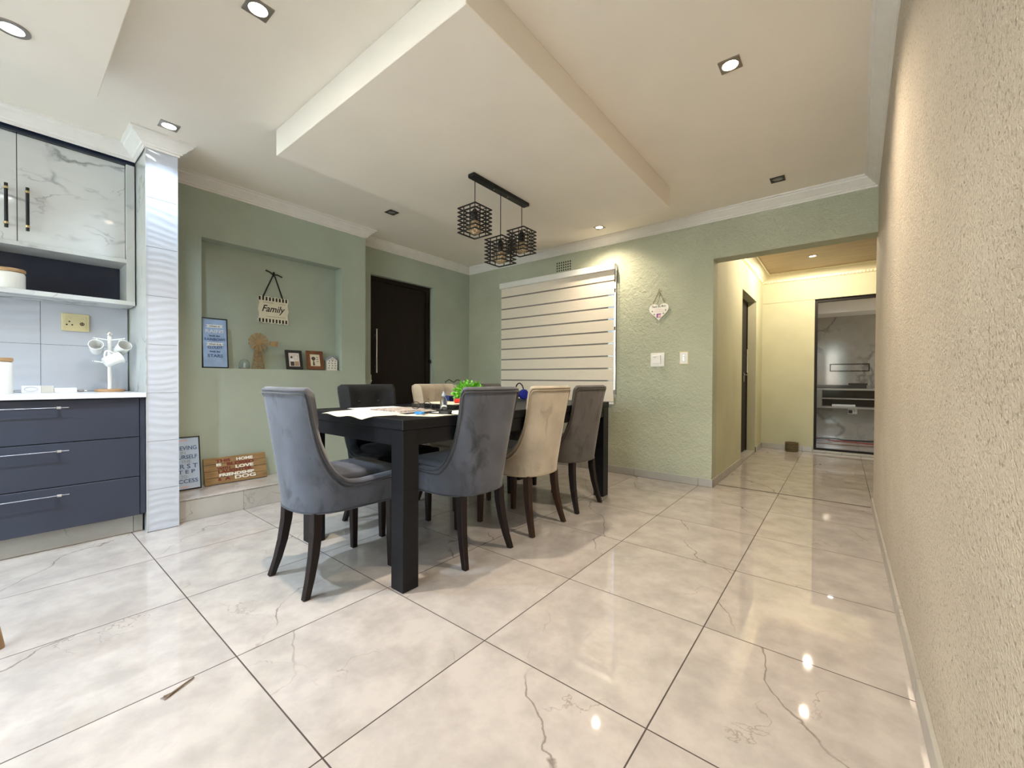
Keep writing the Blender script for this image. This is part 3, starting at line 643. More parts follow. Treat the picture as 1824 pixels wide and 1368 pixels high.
def make_chair(vel, pip, leg, name='dining_chair'):
    t_ = thing(name, '', 'chair')
    T = t_samples(84); nz = 14; th = .052
    vs = []; fs = []; cols = []
    for t in T:
        h = htop(t); col = []
        for k in range(nz+1):
            z = .355+(h-.355)*k/nz; x, y = plan(t, z); bul = .006*math.sin(PI*k/nz)
            col.append((x*(1+bul), y, z))
        zt = h+.010; xo, yo = plan(t, h); xi, yi = plan(t, h, th)
        col.append(((xo*.75+xi*.25), (yo*.75+yi*.25), zt)); col.append(((xo*.3+xi*.7), (yo*.3+yi*.7), zt))
        for k in range(nz+1):
            z = h-.004-(h-.42)*k/nz; x, y = plan(t, z, th)
            if abs(t) < .5:
                for bx_, bz_ in BUT:
                    dd = ((x-bx_)**2+(z-bz_)**2)/.0016
                    if dd < 6: y -= .021*math.exp(-dd)
                y += .006
            col.append((x, y, z))
        cols.append(col)
    n = len(cols[0])
    for col in cols: vs += col
    for i in range(len(cols)-1):
        for k in range(n-1): fs.append((i*n+k, (i+1)*n+k, (i+1)*n+k+1, i*n+k+1))
        fs.append((i*n+n-1, (i+1)*n+n-1, (i+1)*n, i*n))
    fs.append(tuple(range(n))); fs.append(tuple((len(cols)-1)*n+k for k in range(n-1, -1, -1)))
    bk = MB().add(vs, fs).build('backrest', vel, t_, smooth=True, angle=70)
    MB().tube([(plan(t, htop(t)-.004)[0]*1.004, plan(t, htop(t)-.004)[1]-.002, htop(t)-.004) for t in T], .0040, 6).build('piping', pip, bk, smooth=True)
    pp = []
    for t in T:
        t2_ = t*.945; z2_ = min(htop(t)-.017, htop(t2_)-.006); x2_, y2_ = plan(t2_, z2_)
        pp.append((x2_*1.012, y2_-.0035, z2_))
    MB().tube(pp, .0052, 8).build('piping', pip, bk, smooth=True)
    MB().tube([(plan(t, .357)[0]*1.006, plan(t, .357)[1]-.001, .357) for t in T], .0042, 6).build('piping', pip, bk, smooth=True)
    bm_ = MB()
    for bx_, bz_ in BUT:
        k_ = min(range(2001), key=lambda q_: abs(plan(-1+q_/1000, bz_, th)[0]-bx_)+(9 if abs(-1+q_/1000) > .5 else 0))
        y = plan(-1+k_/1000, bz_, th)[1]-.012
        MB().lathe([(0, .007), (.007, .0055), (.0105, 0), (0, -.003)], 12).build('button', pip, bk, smooth=True, loc=(bx_, y, bz_), rot=(R(-90), 0, 0))
    ol = [plan(t, .36, .012) for t in T[::3]]
    MB().prism(ol, .356, .462).build('seat_base', vel, t_, smooth=True)
    oc = [plan(t, .47, .057) for t in T[::3]]; oc = [(x, min(y, .212)) for x, y in oc]
    oc = [(x, y+(.012 if y > .2 else 0)) for x, y in oc]
    rings = []
    for s_, z in [(1, .4625), (1.005, .485), (.985, .502), (.93, .511), (.7, .518), (.35, .522), (.02, .523)]:
        rings.append([(x*s_, (y+.02)*s_-.02, z) for x, y in oc])
    MB().loft(rings, True).build('seat', vel, t_, smooth=True, angle=70)
    for s_ in (-1, 1):
        rr = []
        for (x, y, z, a) in [(.178, .168, .356, .021), (.178, .168, .18, .018), (.178, .170, .0005, .0145)]:
            rr.append([(s_*x-a, y-a, z), (s_*x+a, y-a, z), (s_*x+a, y+a, z), (s_*x-a, y+a, z)])
        MB().loft(rr).build('leg', leg, t_, bevel=.003)
        rr = []
        for (x, y, z, a) in [(.146, -.200, .358, .022), (.150, -.204, .27, .021), (.158, -.218, .17, .019), (.167, -.238, .08, .0165), (.178, -.262, .0005, .0145)]:
            rr.append([(s_*x-a, y-a, z), (s_*x+a, y-a, z), (s_*x+a, y+a, z), (s_*x-a, y+a, z)])
        MB().loft(rr).build('leg', leg, t_, bevel=.003)
    return t_
GR = 'velvet dining chairs round the table'
g1 = make_chair('grey_velvet', 'grey_piping', 'mahogany_leg')
g2 = copy_tree(g1)
b1 = make_chair('beige_velvet', 'beige_piping', 'walnut_leg'); b2 = copy_tree(b1)
t1 = make_chair('grey_velvet_warm_lit', 'grey_piping_warm_lit', 'mahogany_leg'); t2 = copy_tree(t1)
s1 = make_chair('grey_velvet_shaded', 'grey_piping_shaded', 'mahogany_leg')
for (c_, x, y, rz, lab) in [
    (g1, -.960, -.023, 0, 'grey velvet barrel chair at the near end of the table, back towards the kitchen'),
    (g2, -.712, .527, 90, 'grey velvet chair nearest the camera on the table side facing the stone wall'),
    (b1, -.704, 1.085, 90, 'beige velvet chair between two grey chairs, seen from behind'),
    (t1, -.714, 1.640, 90, 'warm lit grey velvet chair closest to the blind, seen from behind'),
    (s1, -1.325, .520, -90, 'shaded grey velvet chair with tufted back in front of the alcove'),
    (b2, -1.325, 1.125, -90, 'beige tufted chair in front of the dark door'),
    (t2, -1.325, 1.745, -90, 'brownish grey chair mostly hidden behind the green plant')]:
    c_.location = (x, y, 0); c_.rotation_euler = (0, 0, R(rz)); c_['label'] = lab; c_['group'] = GR

# ------------------------------------------------------------------ things on the table
TT = TZ+.0004
def sheet(name, pts, label, cat, m, z=TT, t=.0012, group=None):
    o = MB().prism(pts, z, z+t).build(name, m); return tag(o, label, cat, group)
mt = MB(); rows = []
P0, P1, P2, P3 = Vector((-1.13, -.045)), Vector((-.735, -.048)), Vector((-.70, .18)), Vector((-1.20, .20))
for j in range(9):
    for i in range(13):
        a, b = i/12, j/8; p = (P0*(1-a)+P1*a)*(1-b)+(P3*(1-a)+P2*a)*b
        z = TT+.0006 if p.y > .003 else TT+.0006+(.003-p.y)*(.10*math.sin(i*.9)-.12)
        rows.append((p.x, p.y, z))
fs = [(j*13+i, j*13+i+1, (j+1)*13+i+1, (j+1)*13+i) for j in range(8) for i in range(12)]
o_ = len(rows); mt.add(rows+[(x, y, z+.0016) for x, y, z in rows], fs+[tuple(q+o_ for q in f_) for f_ in fs])
tag(mt.build('placemat', 'paper_cream', smooth=True), 'cream paper sheet curling over the near table edge', 'paper')
sheet('newspaper', [(-1.33, .215), (-.80, .205), (-.80, .46), (-1.30, .52)], 'open printed newspaper on the table in front of the shaded grey chair', 'newspaper', 'paper_white')
sheet('magazine', [(-1.10, .225), (-.815, .225), (-.815, .44), (-1.06, .46)], 'dark printed magazine lying on the newspaper', 'magazine', 'paper_print', TT+.0013, .008)
sheet('paper_strip', [(-.70, .12), (-.515, .20), (-.515, .335), (-.72, .27)], 'cream paper strip under the car keys', 'paper', 'paper_cream')
sheet('document', [(-.725, .36), (-.51, .36), (-.50, .66), (-.72, .66)], 'white document behind the car keys', 'paper', 'paper_white')
gl = thing('spectacles', 'black folded spectacles lying on the magazine', 'glasses', (-.86, .40, TT+.0094), (0, 0, R(30)))
for s_ in (-1, 1):
    rim = [(s_*.034+.026*math.cos(2*PI*k/20), .0, .021+.020*math.sin(2*PI*k/20)) for k in range(20)]
    MB().tube(rim, .0022, 6, True).build('rim', 'black_metal', gl, smooth=True)
    MB().tube([(s_*.060, 0, .028), (s_*.062, .05, .022), (s_*.055, .12, .004)], .0018, 6).build('temple', 'black_metal', gl, smooth=True)
MB().tube([(-.009, 0, .026), (0, -.002, .029), (.009, 0, .026)], .0018, 6).build('bridge', 'black_metal', gl, smooth=True)
ky = thing('key_bunch', 'bunch of keys with bright blue tag on cream paper', 'keys', (-.635, .235, TT+.0014))
MB().prism([(-.035+.022*math.cos(2*PI*k/20)*1.4, .012*math.sin(2*PI*k/20)*1.6) for k in range(20)], 0, .013).build('fob', 'key_blue', ky, bevel=.003)
MB().tube([(.010+.014*math.cos(2*PI*k/18), .014*math.sin(2*PI*k/18), .003) for k in range(18)], .0016, 6, True).build('key_ring', 'chrome', ky, smooth=True)
for a in (-25, 15):
    c_, s_ = math.cos(R(a)), math.sin(R(a))
    BX(0, .05, -.006, .006, .0, .0025).build('key', 'chrome', ky, bevel=.0008, loc=(.018, -.01, .003+.0008*(a > 0)), rot=(0, 0, R(a-60)))
cr = thing('car_key', 'black car key fob beside the blue key tag', 'keys', (-.585, .335, TT+.0004), (0, 0, R(25)))
MB().prism([(-.034, -.012), (-.02, -.018), (.02, -.017), (.034, -.010), (.034, .010), (.02, .017), (-.02, .018), (-.034, .012)], 0, .017).build('fob', 'black_metal', cr, bevel=.004, seg=2)
BX(.034, .047, -.004, .004, .004, .010).build('key_loop', 'brushed_steel', cr, bevel=.001)
bo = thing('glass_bottle', 'small empty clear bottle in front of the beige tufted chair', 'bottle', (-.835, .545, TT))
MB().lathe([(0, 0), (.020, 0), (.021, .003), (.021, .055), (.016, .066), (.009, .074), (.009, .084), (.0075, .084), (.0075, .074), (.0145, .065), (.0195, .054), (.0195, .004), (0, .004)], 24).build('bottle_body', 'glass_clear', bo, smooth=True)
MB().lathe([(.0098, .078), (.0105, .080), (.0105, .092), (.006, .098), (.004, .108), (0, .108)], 16).build('spray_cap', 'ink_pale', bo, smooth=True)
lb = thing('notebook_stack', 'pale closed folder lying on a dark book behind the bottle', 'book', (-.965, .72, TT))
BX(-.14, .15, -.10, .09, 0, .022).build('dark_book', 'black_metal', lb, bevel=.002)
BX(-.15, .13, -.09, .09, .0222, .030).build('folder', 'paper_cream', lb, bevel=.002)
rp_ = thing('red_case', 'red cylindrical pen case on the folder beside the plant', 'case', (-.868, .735, TT+.0304), (0, 0, R(60)))
MB().lathe([(0, -.055), (.012, -.053), (.013, -.048), (.013, .048), (.012, .053), (0, .055)], 16).build('case_body', 'red_plastic', rp_, smooth=True, loc=(0, 0, .0131), rot=(0, R(90), 0))
MB().lathe([(.0134, -.004), (.0138, -.004), (.0138, .004), (.0134, .004)], 16).build('band', 'black_metal', rp_, loc=(0, 0, .0131), rot=(0, R(90), 0))
pt = thing('potted_plant', 'bright green artificial plant in small white pot', 'plant', (-.985, .915, TT))
MB().lathe([(0, 0), (.036, 0), (.040, .006), (.050, .066), (.052, .072), (.047, .072), (.045, .062), (0, .060)], 28).build('pot', 'white_ceramic', pt, smooth=True)
lf = MB(); sm = MB(); rnd = random.Random(3)
for k in range(110):
    th_ = rnd.uniform(0, 2*PI); ph = rnd.uniform(-.15, 1.0)**1.0*PI/2*.98
    ph = math.asin(min(1, max(-.35, rnd.uniform(-.35, 1)))); L0 = rnd.uniform(.07, .108)
    dirv = Vector((math.cos(th_)*math.cos(ph), math.sin(th_)*math.cos(ph), math.sin(ph))); c0 = Vector((0, 0, .078))
    tip = c0+Vector((dirv.x*L0*1.08, dirv.y*L0*1.08, dirv.z*L0*.86)); sm.tube([(0, 0, .06), tuple((c0+tip)/2+Vector((0, 0, .008))), tuple(tip)], .0011, 4)
    for q in range(11):
        p = c0.lerp(tip, .45+.055*q); d_ = (dirv+Vector((rnd.uniform(-1, 1), rnd.uniform(-1, 1), rnd.uniform(-.5, 1)))*.9).normalized()
        s_ = d_.orthogonal().normalized(); s_.rotate(Matrix.Rotation(rnd.uniform(0, 6.28), 3, d_)); ln = rnd.uniform(.014, .026); wd_ = ln*.34
        lf.add([p, p+d_*ln*.5+s_*wd_, p+d_*ln, p+d_*ln*.5-s_*wd_], [(0, 1, 2, 3)])
x_ = sm.build('stems', 'stem_green', pt, smooth=True); x_['kind'] = 'stuff'
x_ = lf.build('foliage', 'leaf_green', pt); x_['kind'] = 'stuff'
tag(BX(-1.15, -1.10, .83, .875, TT, TT+.066).build('navy_box', 'navy_plastic', bevel=.003), 'small navy box standing left of the plant', 'box')
hs = thing('headset', 'blue and purple headphones on the far end of the table', 'headphones', (-1.30, 1.88, TT), (0, 0, R(-25)))
MB().tube([(.085*math.cos(PI*k/14), 0, .062+.085*math.sin(PI*k/14)) for k in range(15)], .006, 8).build('headband', 'black_metal', hs, smooth=True)
for s_, m_ in ((-1, 'purple_plastic'), (1, 'blue_plastic')):
    c_ = MB().lathe([(0, -.018), (.036, -.018), (.046, -.008), (.046, .010), (.040, .018), (0, .020)], 24).build('ear_cup', m_, hs, smooth=True, loc=(s_*.085, 0, .0475), rot=(0, R(90*s_), 0))
    MB().lathe([(.020, -.030), (.038, -.030), (.042, -.022), (.038, -.0182), (.020, -.0182)], 24).build('ear_pad', 'black_metal', c_, smooth=True)

# ------------------------------------------------------------------ pendant light over the table
pd = thing('pendant_light', 'black three cage pendant light with gold mosaic bulbs hanging over the table', 'pendant lamp', (-.872, 1.105, 2.285))
BX(-.028, .028, -.300, .300, -.026, -.0003).build('ceiling_bar', 'black_metal', pd, bevel=.005, seg=2)
for y in (-.075, .075): MB().lathe([(0, -.029), (.004, -.028), (.005, -.026), (0, -.026)], 10).build('screw', 'chrome', pd, loc=(.0, y, 0))
for (y, zc) in [(-.262, 1.985), (-.003, 1.852), (.240, 1.982)]:
    z = zc-2.285
    MB().tube([(0, y, -.026), (0, y, z+.06)], .0028, 8).build('cord', 'black_metal', pd, smooth=True)
    cg = MB(); S = .080
    for k in range(7):
        zz = z-.078+k*.026
        for (x0, x1, y0, y1) in [(-S, S, -S, -S+.007), (-S, S, S-.007, S), (-S, -S+.007, -S+.007, S-.007), (S-.007, S, -S+.007, S-.007)]:
            cg.box(x0, x1, y+y0, y+y1, zz-.0036, zz+.0036)
    for (a, b) in [(-S+.007, -.028), (-S+.007, .028), (S-.007, -.028), (S-.007, .028)]:
        cg.box(a-.0022, a+.0022, y+b-.0022, y+b+.0022, z-.08, z+.08); cg.box(b-.0022, b+.0022, y+a-.0022, y+a+.0022, z-.08, z+.08)
    for b in (-.028, .028): cg.box(-S+.004, S-.004, y+b-.002, y+b+.002, z+.074, z+.078)
    cg.build('cage', 'black_metal', pd)
    MB().lathe([(0, .082), (.010, .080), (.016, .070), (.019, .066), (.019, .012), (.015, .004), (0, .004)], 20, (0, y, z)).build('lamp_holder', 'black_metal', pd, smooth=True)
    MB().lathe([(.014, .010), (.020, -.002), (.037, -.018), (.047, -.042), (.043, -.062), (.026, -.078), (0, -.083)], 28, (0, y, z)).build('bulb', 'gold_mosaic', pd, smooth=True)

# ------------------------------------------------------------------ recessed downlights
def downlight(x, y, z, lit, label, square=True, power=None, size=.090, bare=False):
    t = thing('downlight', label, 'downlight', (x, y, z), group='recessed ceiling downlights')
    s = size/2; fm = 'downlight_dark' if lit is None else 'downlight_metal'
    n = 24; ri = .034
    out = []
    for k in range(n):
        a = 2*PI*k/n
        if square:
            m_ = max(abs(math.cos(a)), abs(math.sin(a))); out.append((s*math.cos(a)/m_, s*math.sin(a)/m_))
        else: out.append((s*math.cos(a), s*math.sin(a)))
    inn = [(ri*math.cos(2*PI*k/n), ri*math.sin(2*PI*k/n)) for k in range(n)]
    MB().loft([[(px, py, -.0002) for px, py in out], [(px, py, -.005) for px, py in out], [(px, py, -.006) for px, py in inn], [(px*.95, py*.95, -.0012) for px, py in inn]], False).build('bezel', fm, t, bevel=0)
    lm = {None: 'lamp_lens_off', 'w': 'lamp_warm', 'c': 'lamp_cool'}[lit]
    MB().lathe([(0, -.0018), (ri*.93, -.0018), (ri*.93, -.0008), (0, -.0008)], n).build('lens', lm, t)
    if lit:
        ld = bpy.data.lights.new('lamp_beam', 'SPOT'); ld.energy = power; ld.color = WARM if lit == 'w' else COOL
        ld.shadow_soft_size = .025
        ld.spot_size = R(178 if bare else 142 if lit == 'w' else 118); ld.spot_blend = .1 if bare else .85
        lo = bpy.data.objects.new('lamp_beam', ld); COL.objects.link(lo); lo.parent = t; lo.location = (0, 0, -.012 if not bare else -.016)
downlight(-.838, -.445, ZC, 'w', 'lit warm square downlight between kitchen panel and dining ceiling panel', power=P_WARM)
downlight(.582, 1.055, ZC, 'w', 'lit warm square downlight near the rough beige wall', power=P_WARM*.75)
downlight(-.849, 2.555, ZC, 'w', 'lit warm downlight above the window blind', power=P_WARM*.38)
downlight(-2.10, -.472, ZC, 'c', 'lit cool white square downlight in front of the pillar', power=P_COOL*.5)
downlight(-2.137, 1.091, ZC, None, 'unlit square downlight in front of the alcove wall')
downlight(.622, 2.493, ZC, None, 'unlit square downlight near the hall opening')
downlight(-1.475, -1.068, 2.285, 'c', 'bright cool round downlight in the kitchen ceiling panel', False, P_COOL*1.9, .10)
downlight(.72, 4.95, ZC, 'w', 'lit downlight in the timber hall ceiling', False, P_WARM*.48, .085, True)
downlight(.74, 4.02, ZC, 'w', 'lit downlight behind the hall opening lintel', False, P_WARM*.25, .085, True)
for (x, y, q) in [(-1.475, -2.4, 'cabinet'), (-.1, -2.4, 'middle')]: downlight(x, y, 2.285, 'c', 'added cool downlight at the %s side of the kitchen panel behind the viewer' % q, False, P_COOL, .10)  # out of view, added to brighten the room
downlight(.62, -1.9, ZC, 'w', 'added warm square downlight behind the viewer', power=P_WARM*.6)  # unseen extra lamp, added for more light
for (x, y, q) in [(.9, 6.9, 'in front of the bracket'), (1.9, 6.6, 'by the side window')]: downlight(x, y, ZC-.06, 'c', 'cool downlight in the lounge ceiling '+q, False, 3.5, .085)

# ------------------------------------------------------------------ window wall things
bd = thing('zebra_blind', 'cream day and night blind with thin see-through stripes over the window', 'blind', (-1.5575, 2.815, .70), BACK)
BW = .752                                                    # half width; local x right, y up, z towards the room
BX(-BW-.008, BW+.012, 1.372, 1.438, -.040, .040).build('head_rail', 'white_plastic', bd, bevel=.004)
gaps = [1.966, 1.822, 1.697, 1.575, 1.450, 1.328, 1.199, 1.073, .946]
zt_ = 2.072
edges = [zt_]+gaps+[.725]
for k in range(len(edges)-1):
    a, b = edges[k]-(.008 if k else 0), edges[k+1]+.008
    BX(-BW, BW, b-.70, a-.70, .004, .0052).build('slat', 'blind_fabric', bd)
for g_ in gaps: BX(-BW, BW, g_-.70-.0085, g_-.70+.0085, .0010, .0016).build('sheer_stripe', 'blind_sheer', bd)
BX(-BW, BW, .004, .027, -.004, .010).build('bottom_rail', 'white_plastic', bd, bevel=.003)
cd_ = MB().tube([(BW+.020, 1.40, .012), (BW+.022, .75, .014), (BW+.020, .10, .014), (BW+.016, .075, .010), (BW+.012, .10, .004), (BW+.013, .75, .003), (BW+.014, 1.40, .0)], .0022, 6); cd_.build('bead_cord', 'white_plastic', bd, smooth=True)
av = thing('air_vent', 'square holed air vent in the wall above the blind', 'vent', (-1.437, YB-.0008, 2.224), BACK)
BX(-.098, .098, -.056, .056, 0, .003).build('vent_plate', 'sage_rough_plaster', av)
for i in range(7):
    for j in range(4): BX(-.0925+i*.0285, -.0785+i*.0285, -.050+j*.0285, -.032+j*.0285, .0031, .0036).build('hole', 'vent_dark', av)
hp = thing('heart_plaque', 'white wooden heart plaque hanging on twine beside the blind', 'plaque', (-.367, YB-.006, 1.605), BACK)
hpts = []
for k in range(48):
    a = 2*PI*k/48; hx = 16*math.sin(a)**3; hy = 13*math.cos(a)-5*math.cos(2*a)-2*math.cos(3*a)-math.cos(4*a); hpts.append((hx*.0058, hy*.0058+.012))
MB().prism(hpts, 0, .007).build('heart_board', 'white_paint', hp, bevel=.001)
MB().tube([(-.055, .085, .008), (-.002, .196, .004)], .0024, 6).build('twine', 'twine', hp); MB().tube([(.055, .085, .008), (.002, .196, .004)], .0024, 6).build('twine', 'twine', hp)
MB().tube([(0, .196, .003), (.002, .225, .003)], .0035, 6).build('knot', 'twine', hp)
lettering('Thank you Mom', .030, 'ink_grey', hp, 0, .055, .0072, width=.135, bold=.0006)
def small_print(par, rows, m_, z):                       # print too small to read: short broken strokes
    for (u0, u1, v, h_) in rows:
        u = u0
        while u < u1:
            wd_ = random.uniform(.6, 1.6)*h_*1.6; BX(u, min(u1, u+wd_), v-h_*.5, v+h_*random.uniform(.2, .5), z, z+.0004).build('small_print', m_, par); u += wd_+h_*.6
small_print(hp, [(-.034, .036, .024, .005), (-.050, .052, .006, .005)], 'ink_pink', .0072)
BX(-.020, .022, -.052, -.014, .0072, .0080).build('print_square', 'ink_purple', hp); BX(-.008, .022, -.048, -.024, .0081, .0085).build('print_figure', 'ink_pink', hp)
for (u, v) in [(-.062, .012), (-.042, -.018), (.064, .015), (.045, -.015)]: MB().lathe([(0, .0072), (.007, .0072), (.007, .0078), (0, .0078)], 10, (u, v, 0)).build('print_dot', 'ink_grey', hp)
ic = thing('intercom', 'white square wall controller with raised button', 'switch', (-.376, YB-.001, 1.15), BACK)
BX(-.066, .066, -.066, .066, 0, .012).build('plate', 'white_plastic', ic, bevel=.004, seg=2)
BX(-.044, .034, -.038, .042, .012, .030).build('button', 'white_plastic', ic, bevel=.003, seg=2)
BX(-.030, -.004, .022, .026, .0301, .0305).build('print', 'ink_grey', ic)
sw = thing('light_switch', 'white three button light switch with gold surround', 'switch', (-.133, YB-.001, 1.160), BACK)
BX(-.042, .042, -.062, .062, 0, .008).build('surround', 'socket_gold', sw, bevel=.003)
BX(-.034, .034, -.053, .053, .008, .012).build('plate', 'white_plastic', sw, bevel=.003)
for v in (-.022, 0, .022): BX(-.009, .009, v-.007, v+.007, .012, .016).build('rocker', 'brushed_steel', sw, bevel=.002)

# ------------------------------------------------------------------ alcove things
def frame_parts(t, w_, h_, d_, b, fm):
    MB().box(-w_/2, w_/2, 0, b, 0, d_).box(-w_/2, w_/2, h_-b, h_, 0, d_).box(-w_/2, -w_/2+b, b, h_-b, 0, d_).box(w_/2-b, w_/2, b, h_-b, 0, d_).build('frame', fm, t, bevel=.0015)
sg = thing('rainbow_sign', 'blue rains and rainbows quote sign in black frame, standing in the niche', 'sign', (-2.765, -.066, NZ0+.0005), lean(LEFT, 5))
frame_parts(sg, .170, .385, .028, .007, 'black_paint')
BX(-.0785, .0785, .007, .378, .0, .022).build('panel', 'sign_blue', sg)
for (tx, v, s_, m_, w_) in [('when it', .322, .017, 'ink_grey', .07), ('RAINS', .281, .036, 'ink_white', .118), ('look for', .247, .019, 'ink_teal', .07), ('RAINBOWS', .219, .028, 'ink_blue', .134), ('when it is', .183, .017, 'ink_grey', .08), ("CLOUDY", .157, .028, 'ink_teal', .096), ('look for', .126, .019, 'ink_teal', .07), ('STARS', .092, .032, 'ink_blue', .098)]:
    lettering(tx, s_, m_, sg, 0, v, .0235, width=w_, bold=.0005)
for v in (.322, .183): MB().prism([(-.058, v-.013), (-.046, v), (-.058, v+.011), (.058, v+.013), (.046, v), (.058, v-.010)], .0221, .0226).build('banner', 'ink_white', sg)
fmly = thing('family_sign', 'cream Family sign with black striped edges hanging from a black ribbon', 'sign', (-2.838, .381, 1.541), LEFT)
n_ = 12; top_ = [(-.118+.236*k/n_, .112+.004*math.sin(k*PI/1.5)) for k in range(n_+1)]; bot_ = [(-.118+.236*k/n_, -.112+.004*math.sin(k*PI/1.5)) for k in range(n_+1)]
side = lambda sgn: [(sgn*(.118+.005*math.sin(k*1.9)), -.112+.224*k/8) for k in range(1, 8)]
MB().prism(bot_+side(1)+top_[::-1]+side(-1)[::-1], 0, .008).build('board', 'cream_board', fmly)
for k in range(9):
    u = -.1165+k*.0265
    BX(u, u+.0135, .077, .1075, .0081, .0090).build('stripe', 'black_paint', fmly); BX(u, u+.0135, -.1075, -.077, .0081, .0090).build('stripe', 'black_paint', fmly)
lettering('Family', .080, 'black_paint', fmly, .0, .008, .0085, width=.185, shear=.35, bold=.001)
small_print(fmly, [(-.085, .0, .062, .006), (.045, .095, .060, .005), (-.055, .095, -.056, .006)], 'ink_olive', .0083)
MB().tube([(-.085, .108, .009), (-.005, .300, .006)], .0052, 6).build('ribbon', 'ribbon_black', fmly); MB().tube([(.072, .108, .009), (.010, .295, .006)], .0052, 6).build('ribbon', 'ribbon_black', fmly)
MB().tube([(0, .305, .006), (-.03, .325, .006), (-.062, .335, .006)], .0055, 6).tube([(0, .305, .006), (.03, .312, .006), (.070, .298, .006)], .0055, 6).tube([(0, .292, .008), (.002, .33, .008)], .008, 8).build('bow', 'ribbon_black', fmly)
wm = thing('windmill_ornament', 'brown wooden windmill cut-out standing in the niche', 'ornament', (-2.785, .242, NZ0+.0005), LEFT)
tw = MB(); Z0, Z1 = 0, .008
def strut(mb, a, b, w2):
    a, b = Vector(a), Vector(b); d_ = (b-a).normalized(); nn = Vector((-d_.y, d_.x))*w2
    mb.prism([tuple(a+nn), tuple(a-nn), tuple(b-nn), tuple(b+nn)], Z0, Z1)
for s_ in (-1, 1): strut(tw, (s_*.047, 0), (s_*.020, .185), .0048)
for k in range(5):
    v0, v1 = .002+k*.037, .002+(k+1)*.037; w0 = .047-.027*v0/.185; w1 = .047-.027*v1/.185
    strut(tw, (-w0, v0), (w1, v1), .0026); strut(tw, (w0, v0), (-w1, v1), .0026); strut(tw, (-w1, v1), (w1, v1), .003)
strut(tw, (0, 0), (0, .185), .004); strut(tw, (-.047, .004), (.047, .004), .004)
tw.build('tower', 'wood_cutout', wm)
for k in range(12):
    a0, a1 = 2*PI*k/12+.05, 2*PI*(k+1)/12-.05
    MB().prism([(.022*math.cos(a0), .225+.022*math.sin(a0)), (.074*math.cos(a0+.03), .225+.074*math.sin(a0+.03)), (.076*math.cos((a0+a1)/2), .225+.076*math.sin((a0+a1)/2)), (.074*math.cos(a1-.03), .225+.074*math.sin(a1-.03)), (.022*math.cos(a1), .225+.022*math.sin(a1))], .009, .0125).build('blade', 'wood_cutout', wm)
MB().lathe([(0, .0085), (.027, .0085), (.027, .0145), (0, .0145)], 20, (0, .225, 0)).build('hub', 'wood_cutout', wm)
MB().prism([(.02, .224), (.092, .221), (.092, .214), (.02, .218)], .003, .008).build('tail_rod', 'wood_cutout', wm)
MB().prism([(.090, .236), (.152, .238), (.149, .190), (.094, .196)], .002, .0075).build('tail_vane', 'wood_cutout', wm)
dm_ = thing('glass_dome', 'small glass dome ornament left of the windmill', 'ornament', (-2.775, .138, NZ0+.0003))
MB().lathe([(.038, 0), (.040, .004), (.040, .008), (0, .008)], 28).build('base', 'ink_grey', dm_, smooth=True)
MB().lathe([(.037, .008), (.037, .038), (.033, .056), (.020, .072), (0, .079), (0, .077), (.019, .070), (.0315, .055), (.0355, .038), (.0355, .008)], 28).build('dome', 'glass_clear', dm_, smooth=True)
MB().lathe([(0, .0081), (.012, .0081), (.009, .025), (.012, .034), (.007, .048), (0, .052)], 14).build('figurine', 'ink_white', dm_, smooth=True)
def photo(loc, w_, h_, b, fm, label, kind):
    t = thing('photo_frame', label, 'photo frame', loc, lean(LEFT, 13), group='photo frames in the niche')
    frame_parts(t, w_, h_, .014, b, fm)
    p = BX(-w_/2+b, w_/2-b, b, h_-b, 0, .008).build('print', 'photo_paper' if kind == 0 else 'photo_sepia', t)
    if kind == 0:
        MB().prism([(-.020+.009*math.cos(2*PI*k/12), .108+.011*math.sin(2*PI*k/12)) for k in range(12)], .0081, .0086).build('print_head', 'photo_dark', p)
        BX(-.034, -.006, .070, .098, .0081, .0085).build('print_shirt', 'ink_white', p); BX(-.033, .0, .030, .069, .0081, .0085).build('print_trousers', 'photo_dark', p)
        BX(.005, .040, .030, .072, .0081, .0084).build('print_chair', 'photo_tan', p); MB().tube([(.018+.017*math.cos(2*PI*k/16), .112+.022*math.sin(2*PI*k/16), .0083) for k in range(16)], .0011, 5, True).build('print_ring', 'ink_grey', p)
    else:
        MB().prism([(-.014+.018*math.cos(2*PI*k/16), .104+.018*math.sin(2*PI*k/16)) for k in range(16)], .0081, .0086).build('print_wheel', 'photo_dark', p)
        MB().prism([(-.024, .040), (-.004, .040), (-.011, .09), (-.017, .09)], .0081, .0085).build('print_tower', 'photo_dark', p)
        for v in (.118, .098, .078): BX(.012, .030, v-.004, v+.003, .0081, .0084).build('print_text', 'ink_grey', p)
    MB().prism([(-.012, .0), (.012, .0), (.012, h_*.6), (-.012, h_*.6)], -.004, -.001).build('easel', fm, t)
    return t
photo((-2.765, .527, NZ0+.0040), .140, .172, .024, 'black_paint', 'black framed photo print of a standing figure in the niche', 0)
photo((-2.765, .713, NZ0+.0040), .154, .176, .032, 'brown_frame', 'brown wooden framed picture of a windmill in the niche', 1)
ho = thing('house_ornament', 'small white house ornament with grey heart cut-outs at niche corner', 'ornament', (-2.775, .868, NZ0+.0003), LEFT)
MB().prism([(-.048, .006), (.048, .006), (.048, .095), (0, .130), (-.048, .095)], -.018, .018).build('house_body', 'white_paint', ho, bevel=.001)
BX(-.055, .055, 0, .006, -.024, .024).build('base', 'white_paint', ho, bevel=.001)
MB().prism([(-.056, .094), (0, .134), (.056, .094), (.056, .100), (0, .142), (-.056, .100)], -.022, .022).build('roof', 'ink_pale', ho)
BX(.0482, .0495, .012, .092, -.016, .016).build('side_opening', 'ink_teal', ho)
